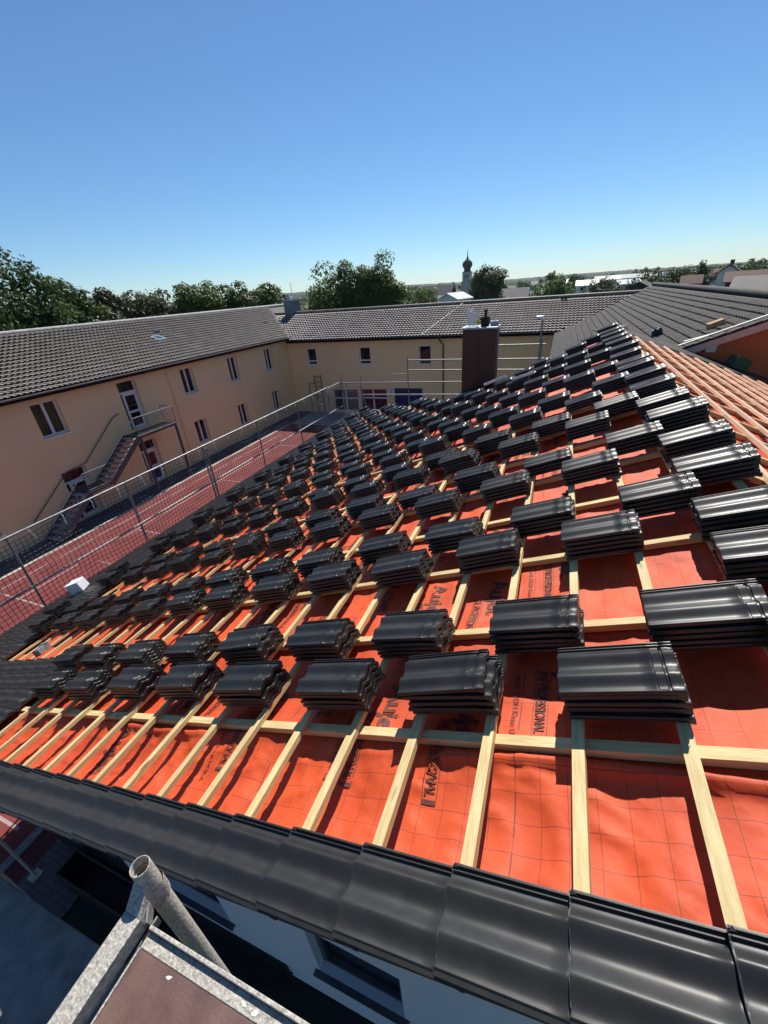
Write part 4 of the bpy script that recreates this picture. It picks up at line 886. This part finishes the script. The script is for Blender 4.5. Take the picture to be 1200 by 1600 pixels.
tree(8.0, 119, -1.6, 7.6, 'dull green wide tree left of the small white house', 16, 'leaf_olive', nl=3200, group=TG, leaf=.55)
tree(18.6, 128, .1, 7.4, 'dark wide tree behind the grey roof, left one of the pair', 17, 'leaf_dark', nl=3600, group=TG, leaf=.55)
tree(25.8, 136, .1, 7.0, 'dark wide tree behind the grey roof, right one of the pair', 18, 'leaf_dark', nl=3400, group=TG, leaf=.55)
tree(30.4, 135, 1.1, 3.4, 'upright dark tree between the dark pair and the red-roofed house', 19, 'leaf_dark', 'tall', nl=1800, group=TG, leaf=.5)
tree(37.0, 112, .4, 3.0, 'dark conical tree right behind the red-roofed house', 20, 'leaf_dark', 'tall', nl=1800, group=TG, leaf=.4)
rng = random.Random(99)
for k in range(130):
    az = rng.uniform(-.75, .62); D = rng.uniform(170, 700); x, y = math.sin(az) * D, math.cos(az) * D
    if abs(x + 62) < 16 and D > 200: continue
    wd = rng.uniform(6, 13); t = tree(x, y, G + rng.uniform(6, 11.5), wd, 'small distant tree among the village roofs', 200 + k, ('leaf_dark', 'leaf_mid', 'leaf_olive')[k % 3], nl=420, leaf=1.3, group='distant trees among the village roofs', zlow=G + .5)
# ------------------------------------------------------------------ village
def house(name, label, x, y, L, W, eave, ridge, yaw, wall, roof, wins=True, cat='house', chimney=False, gz=G):
    t = thing(name, label, cat); mx = Matrix.Translation((x, y, 0)) @ Matrix.Rotation(yaw, 4, 'Z'); t.matrix_world = mx @ Matrix.Translation((0, 0, gz))
    loc = lambda mb: setattr(mb, 'v', [(a, b, c - gz) for a, b, c in mb.v])
    mb = MB(); l2, w2 = L / 2, W / 2
    mb.add([(-l2, -w2, gz), (l2, -w2, gz), (l2, w2, gz), (-l2, w2, gz), (-l2, -w2, eave), (l2, -w2, eave), (l2, w2, eave), (-l2, w2, eave), (-l2, 0, ridge - .15), (l2, 0, ridge - .15)],
           [(0, 1, 5, 4), (2, 3, 7, 6), (1, 2, 6, 9, 5), (3, 0, 4, 8, 7)]); loc(mb); obj('wall', mb, wall, t)
    o_ = .5; k = (ridge - eave) / w2; mb = MB(); e = eave - k * o_
    for s in (-1, 1):
        mb.add([(-l2 - o_, s * (w2 + o_), e), (l2 + o_, s * (w2 + o_), e), (l2 + o_, 0, ridge), (-l2 - o_, 0, ridge), (-l2 - o_, s * (w2 + o_), e + .2), (l2 + o_, s * (w2 + o_), e + .2), (l2 + o_, 0, ridge + .2), (-l2 - o_, 0, ridge + .2)],
               [(0, 1, 2, 3), (4, 7, 6, 5), (0, 4, 5, 1), (1, 5, 6, 2), (0, 3, 7, 4)])
    loc(mb); rf = obj('roof', mb, roof, t)
    if chimney: mb = MB(); mb.box(l2 * .3, l2 * .3 + .7, -.35, .35, ridge - .5, ridge + .9); loc(mb); obj('chimney', mb, 'dark_wood', rf)
    if wins:
        n = max(2, int(L / 3.2))
        for i in range(n):
            xx = -l2 + L * (i + .5) / n; mb = MB(); mb.box(xx - .5, xx + .5, -w2 - .05, -w2 - .01, eave - 1.9, eave - .6); loc(mb); obj('window', mb, 'glass', t)
    return t
house('gabled_house', 'small white gabled house with pale roof between the trees under the church', -25.8, 117.5, 7, 5.4, -3.2, -1.95, 1.25, 'house_white', 'roof_bright')
house('long_farmhouse', 'long low house with pinkish grey roof right of the open-crowned tree', -15.2, 160, 8.4, 6, -5.0, -2.5, .03, 'house_white', 'roof_grey')
house('village_house', 'white house with bright metal roof just over the grey roof', 14.2, 130, 4.8, 4.6, -2.7, -1.9, .35, 'house_white', 'roof_bright')
house('village_house', 'low brown-roofed shed in front of the white village house', 16.0, 118, 4.6, 3.6, -3.2, -2.3, 1.2, 'dark_wood', 'roof_dark', wins=False, cat='shed')
house('industrial_hall', 'long flat hall with pale blue-grey roof below the wooded hill', 31, 298, 30, 16, -3.4, -1.6, -.06, 'dark_wood', 'roof_hall', wins=False, cat='hall')
house('industrial_hall', 'shorter grey hall left of the long pale hall', 21, 270, 10, 9, -3.2, -1.7, -.06, 'house_white', 'roof_hall', wins=False, cat='hall')
house('village_house', 'white low house with light roof in front of the hill', 8.2, 200, 7.4, 6, -3.6, -2.1, 0, 'house_white', 'roof_bright')
house('red_roofed_house', 'house with red-brown roof and dark upper wall above the grey roof', 31.0, 106, 5.4, 4.6, -2.9, -1.55, -.25, 'dark_wood', 'roof_red')
house('red_roofed_house', 'taller house with steep red-brown gable roof behind the long red roof', 31.0, 116, 3.2, 3.4, -1.5, -.25, 1.25, 'house_white', 'roof_red', chimney=True)
house('red_roofed_house', 'house with red-brown roof, left neighbour of the dark-walled one', 26.0, 122, 3.2, 3.8, -3.2, -1.9, -.2, 'house_white', 'roof_red')
house('dark_roofed_house', 'near house with wide dark roof behind the grey roof at the picture edge', 21.2, 58, 9, 6, -3.0, -1.45, -.38, 'house_white', 'roof_dark')
house('village_house', 'house with grey-brown roof behind the dark skylight roof', 40, 100, 9, 6, -3.0, -1.1, .1, 'house_white', 'roof_grey')
house('dark_barn', 'long dark barn roof left below the church tower', -50.5, 195, 14, 9, -4.2, -.1, -.12, 'dark_wood', 'roof_dark', wins=False, cat='barn')
house('village_house', 'brown-roofed house left of the white gabled house', -30.0, 128, 5, 5, -4.4, -2.6, .3, 'house_white', 'roof_grey')
for k in range(14):
    az = -.30 + .062 * k + rng.uniform(-.02, .02); D = rng.uniform(230, 430); house('distant_house', 'small distant village house between trees', math.sin(az) * D, math.cos(az) * D, rng.uniform(9, 13), 8, -4.6, -2.1, rng.uniform(-.5, .5), 'house_white', ('roof_red', 'roof_grey', 'roof_bright')[k % 3], wins=False)['group'] = 'distant village houses'
sk_ = MB()
CT = thing('church_tower', 'pale church tower with dark onion dome and spire above the trees', 'church tower'); CT.location = (-62.9, 324, G)
mb = MB(); z = lambda a: a - G
mb.box(-3.4, 3.4, -3.4, 3.4, 0, z(1.2)); mb.box(-2.75, 2.75, -2.75, 2.75, z(1.2), z(6.6)); mb.box(-3.0, 3.0, -3.0, 3.0, z(6.6), z(6.95)); mb.box(-3.6, 3.6, -3.6, 3.6, z(1.0), z(1.35)); obj('tower_wall', mb, 'church_stone', CT)
for s in (-1.2, .4): mb = MB(); mb.box(s, s + .8, -2.8, -2.76, z(3.4), z(5.4)); obj('belfry_opening', mb, 'black', CT)
mb = MB(); mb.lathe([(2.9, z(6.95)), (2.3, z(7.6)), (2.1, z(8.6)), (2.6, z(9.4)), (3.35, z(10.6)), (3.4, z(11.6)), (2.9, z(12.8)), (1.8, z(13.8)), (.85, z(14.6)), (.45, z(15.6)), (.25, z(17.2)), (.10, z(18.2)), (.05, z(20.2)), (0, z(20.2))], 20); obj('onion_dome', mb, 'copper', CT, smooth=50)
mb = MB(); mb.lathe([(0, z(17.6)), (.4, z(18.0)), (0, z(18.4))], 10); mb.box(-.5, .5, -.05, .05, z(19.3), z(19.45)); obj('finial', mb, 'copper', CT)
house('church_nave', 'dark church roof beside the foot of the onion-domed tower', -54, 330, 17, 12, -1.6, 3.0, -.1, 'church_stone', 'roof_dark', wins=False, cat='church')['label'] = 'dark church roof beside the foot of the onion-domed tower'
MA = MB(); MA.tube([(-1290, 2050, G), (-1290, 2050, 66)], 1.3, 5); tag(obj('radio_mast', MA, 'galv'), 'thin radio mast far off above the wooded hills', 'mast')
# far wooded hills
hm = MB(); az0, az1, n = -1.3, 1.1, 700; prof = [(0, 0.0), (25, .6), (70, .92), (120, 1.0), (240, .8), (420, 0)]
def hill_h(az): return 24 + 9 * math.sin(az * 3 + 1.5) + 6 * noise.noise(Vector((az * 6, 2, 0))) + 5 * noise.noise(Vector((az * 30, 5, 0)))
keys = [(-1.3, 26), (-.62, 30), (-.57, 31), (-.31, 25), (-.12, 14.5), (-.03, 15.5), (.07, 15.8), (.22, 11.5), (.31, 10.0), (1.1, 18)]
def hh(az):
    for (a, h0), (b, h1) in zip(keys, keys[1:]):
        if a <= az <= b: t = (az - a) / (b - a); return h0 + (h1 - h0) * t
    return 20
for i in range(n + 1):
    az = az0 + (az1 - az0) * i / n; h = hh(az) + 1.6 * noise.noise(Vector((az * 40, 5, 0))) + 2.4 * noise.noise(Vector((az * 170, 1, 0)))
    for d, k in prof: D = 2440 + d; hm.v.append((math.sin(az) * D, math.cos(az) * D, G - 1 + max(0, h * k + (2.0 * noise.noise(Vector((az * 300, d, 3))) if 0 < k else 0))))
m_ = len(prof)
for i in range(n):
    for j in range(m_ - 1): hm.f.append((i * m_ + j, i * m_ + j + 1, (i + 1) * m_ + j + 1, (i + 1) * m_ + j))
tag(obj('hills', hm, 'forest'), kind='structure')
fm = MB()                                                              # nearer wooded band
for i in range(n + 1):
    az = az0 + (az1 - az0) * i / n; h = (9.6 + 1.6 * noise.noise(Vector((az * 14, 8, 0))) + 3.0 * noise.noise(Vector((az * 90, 2, 0))) + 1.2 * noise.noise(Vector((az * 300, 2, 0))))
    for d, k in prof: D = 900 + d * .5; fm.v.append((math.sin(az) * D, math.cos(az) * D, G - 1 + max(0, h * k)))
fm.f = list(hm.f); tag(obj('far_woods', fm, 'forest'), kind='stuff')
# haze
hz = MB(); hz.box(-3300, 3300, -1500, 3400, G - 1.02, 60); hmz = bpy.data.materials.new('air'); hmz.use_nodes = True; nn = hmz.node_tree.nodes; nn.clear()
ov = nn.new('ShaderNodeOutputMaterial'); pv = nn.new('ShaderNodeVolumePrincipled'); pv.inputs['Density'].default_value = .00006; pv.inputs['Color'].default_value = (.66, .82, .95, 1); pv.inputs['Anisotropy'].default_value = .2
hmz.node_tree.links.new(pv.outputs[0], ov.inputs['Volume'])
HAZE = True
if HAZE: tag(obj('haze', hz, hmz), kind='stuff')
print('tiles individual', used, 'stacks', len(stacks), 'objects', len(bpy.data.objects))
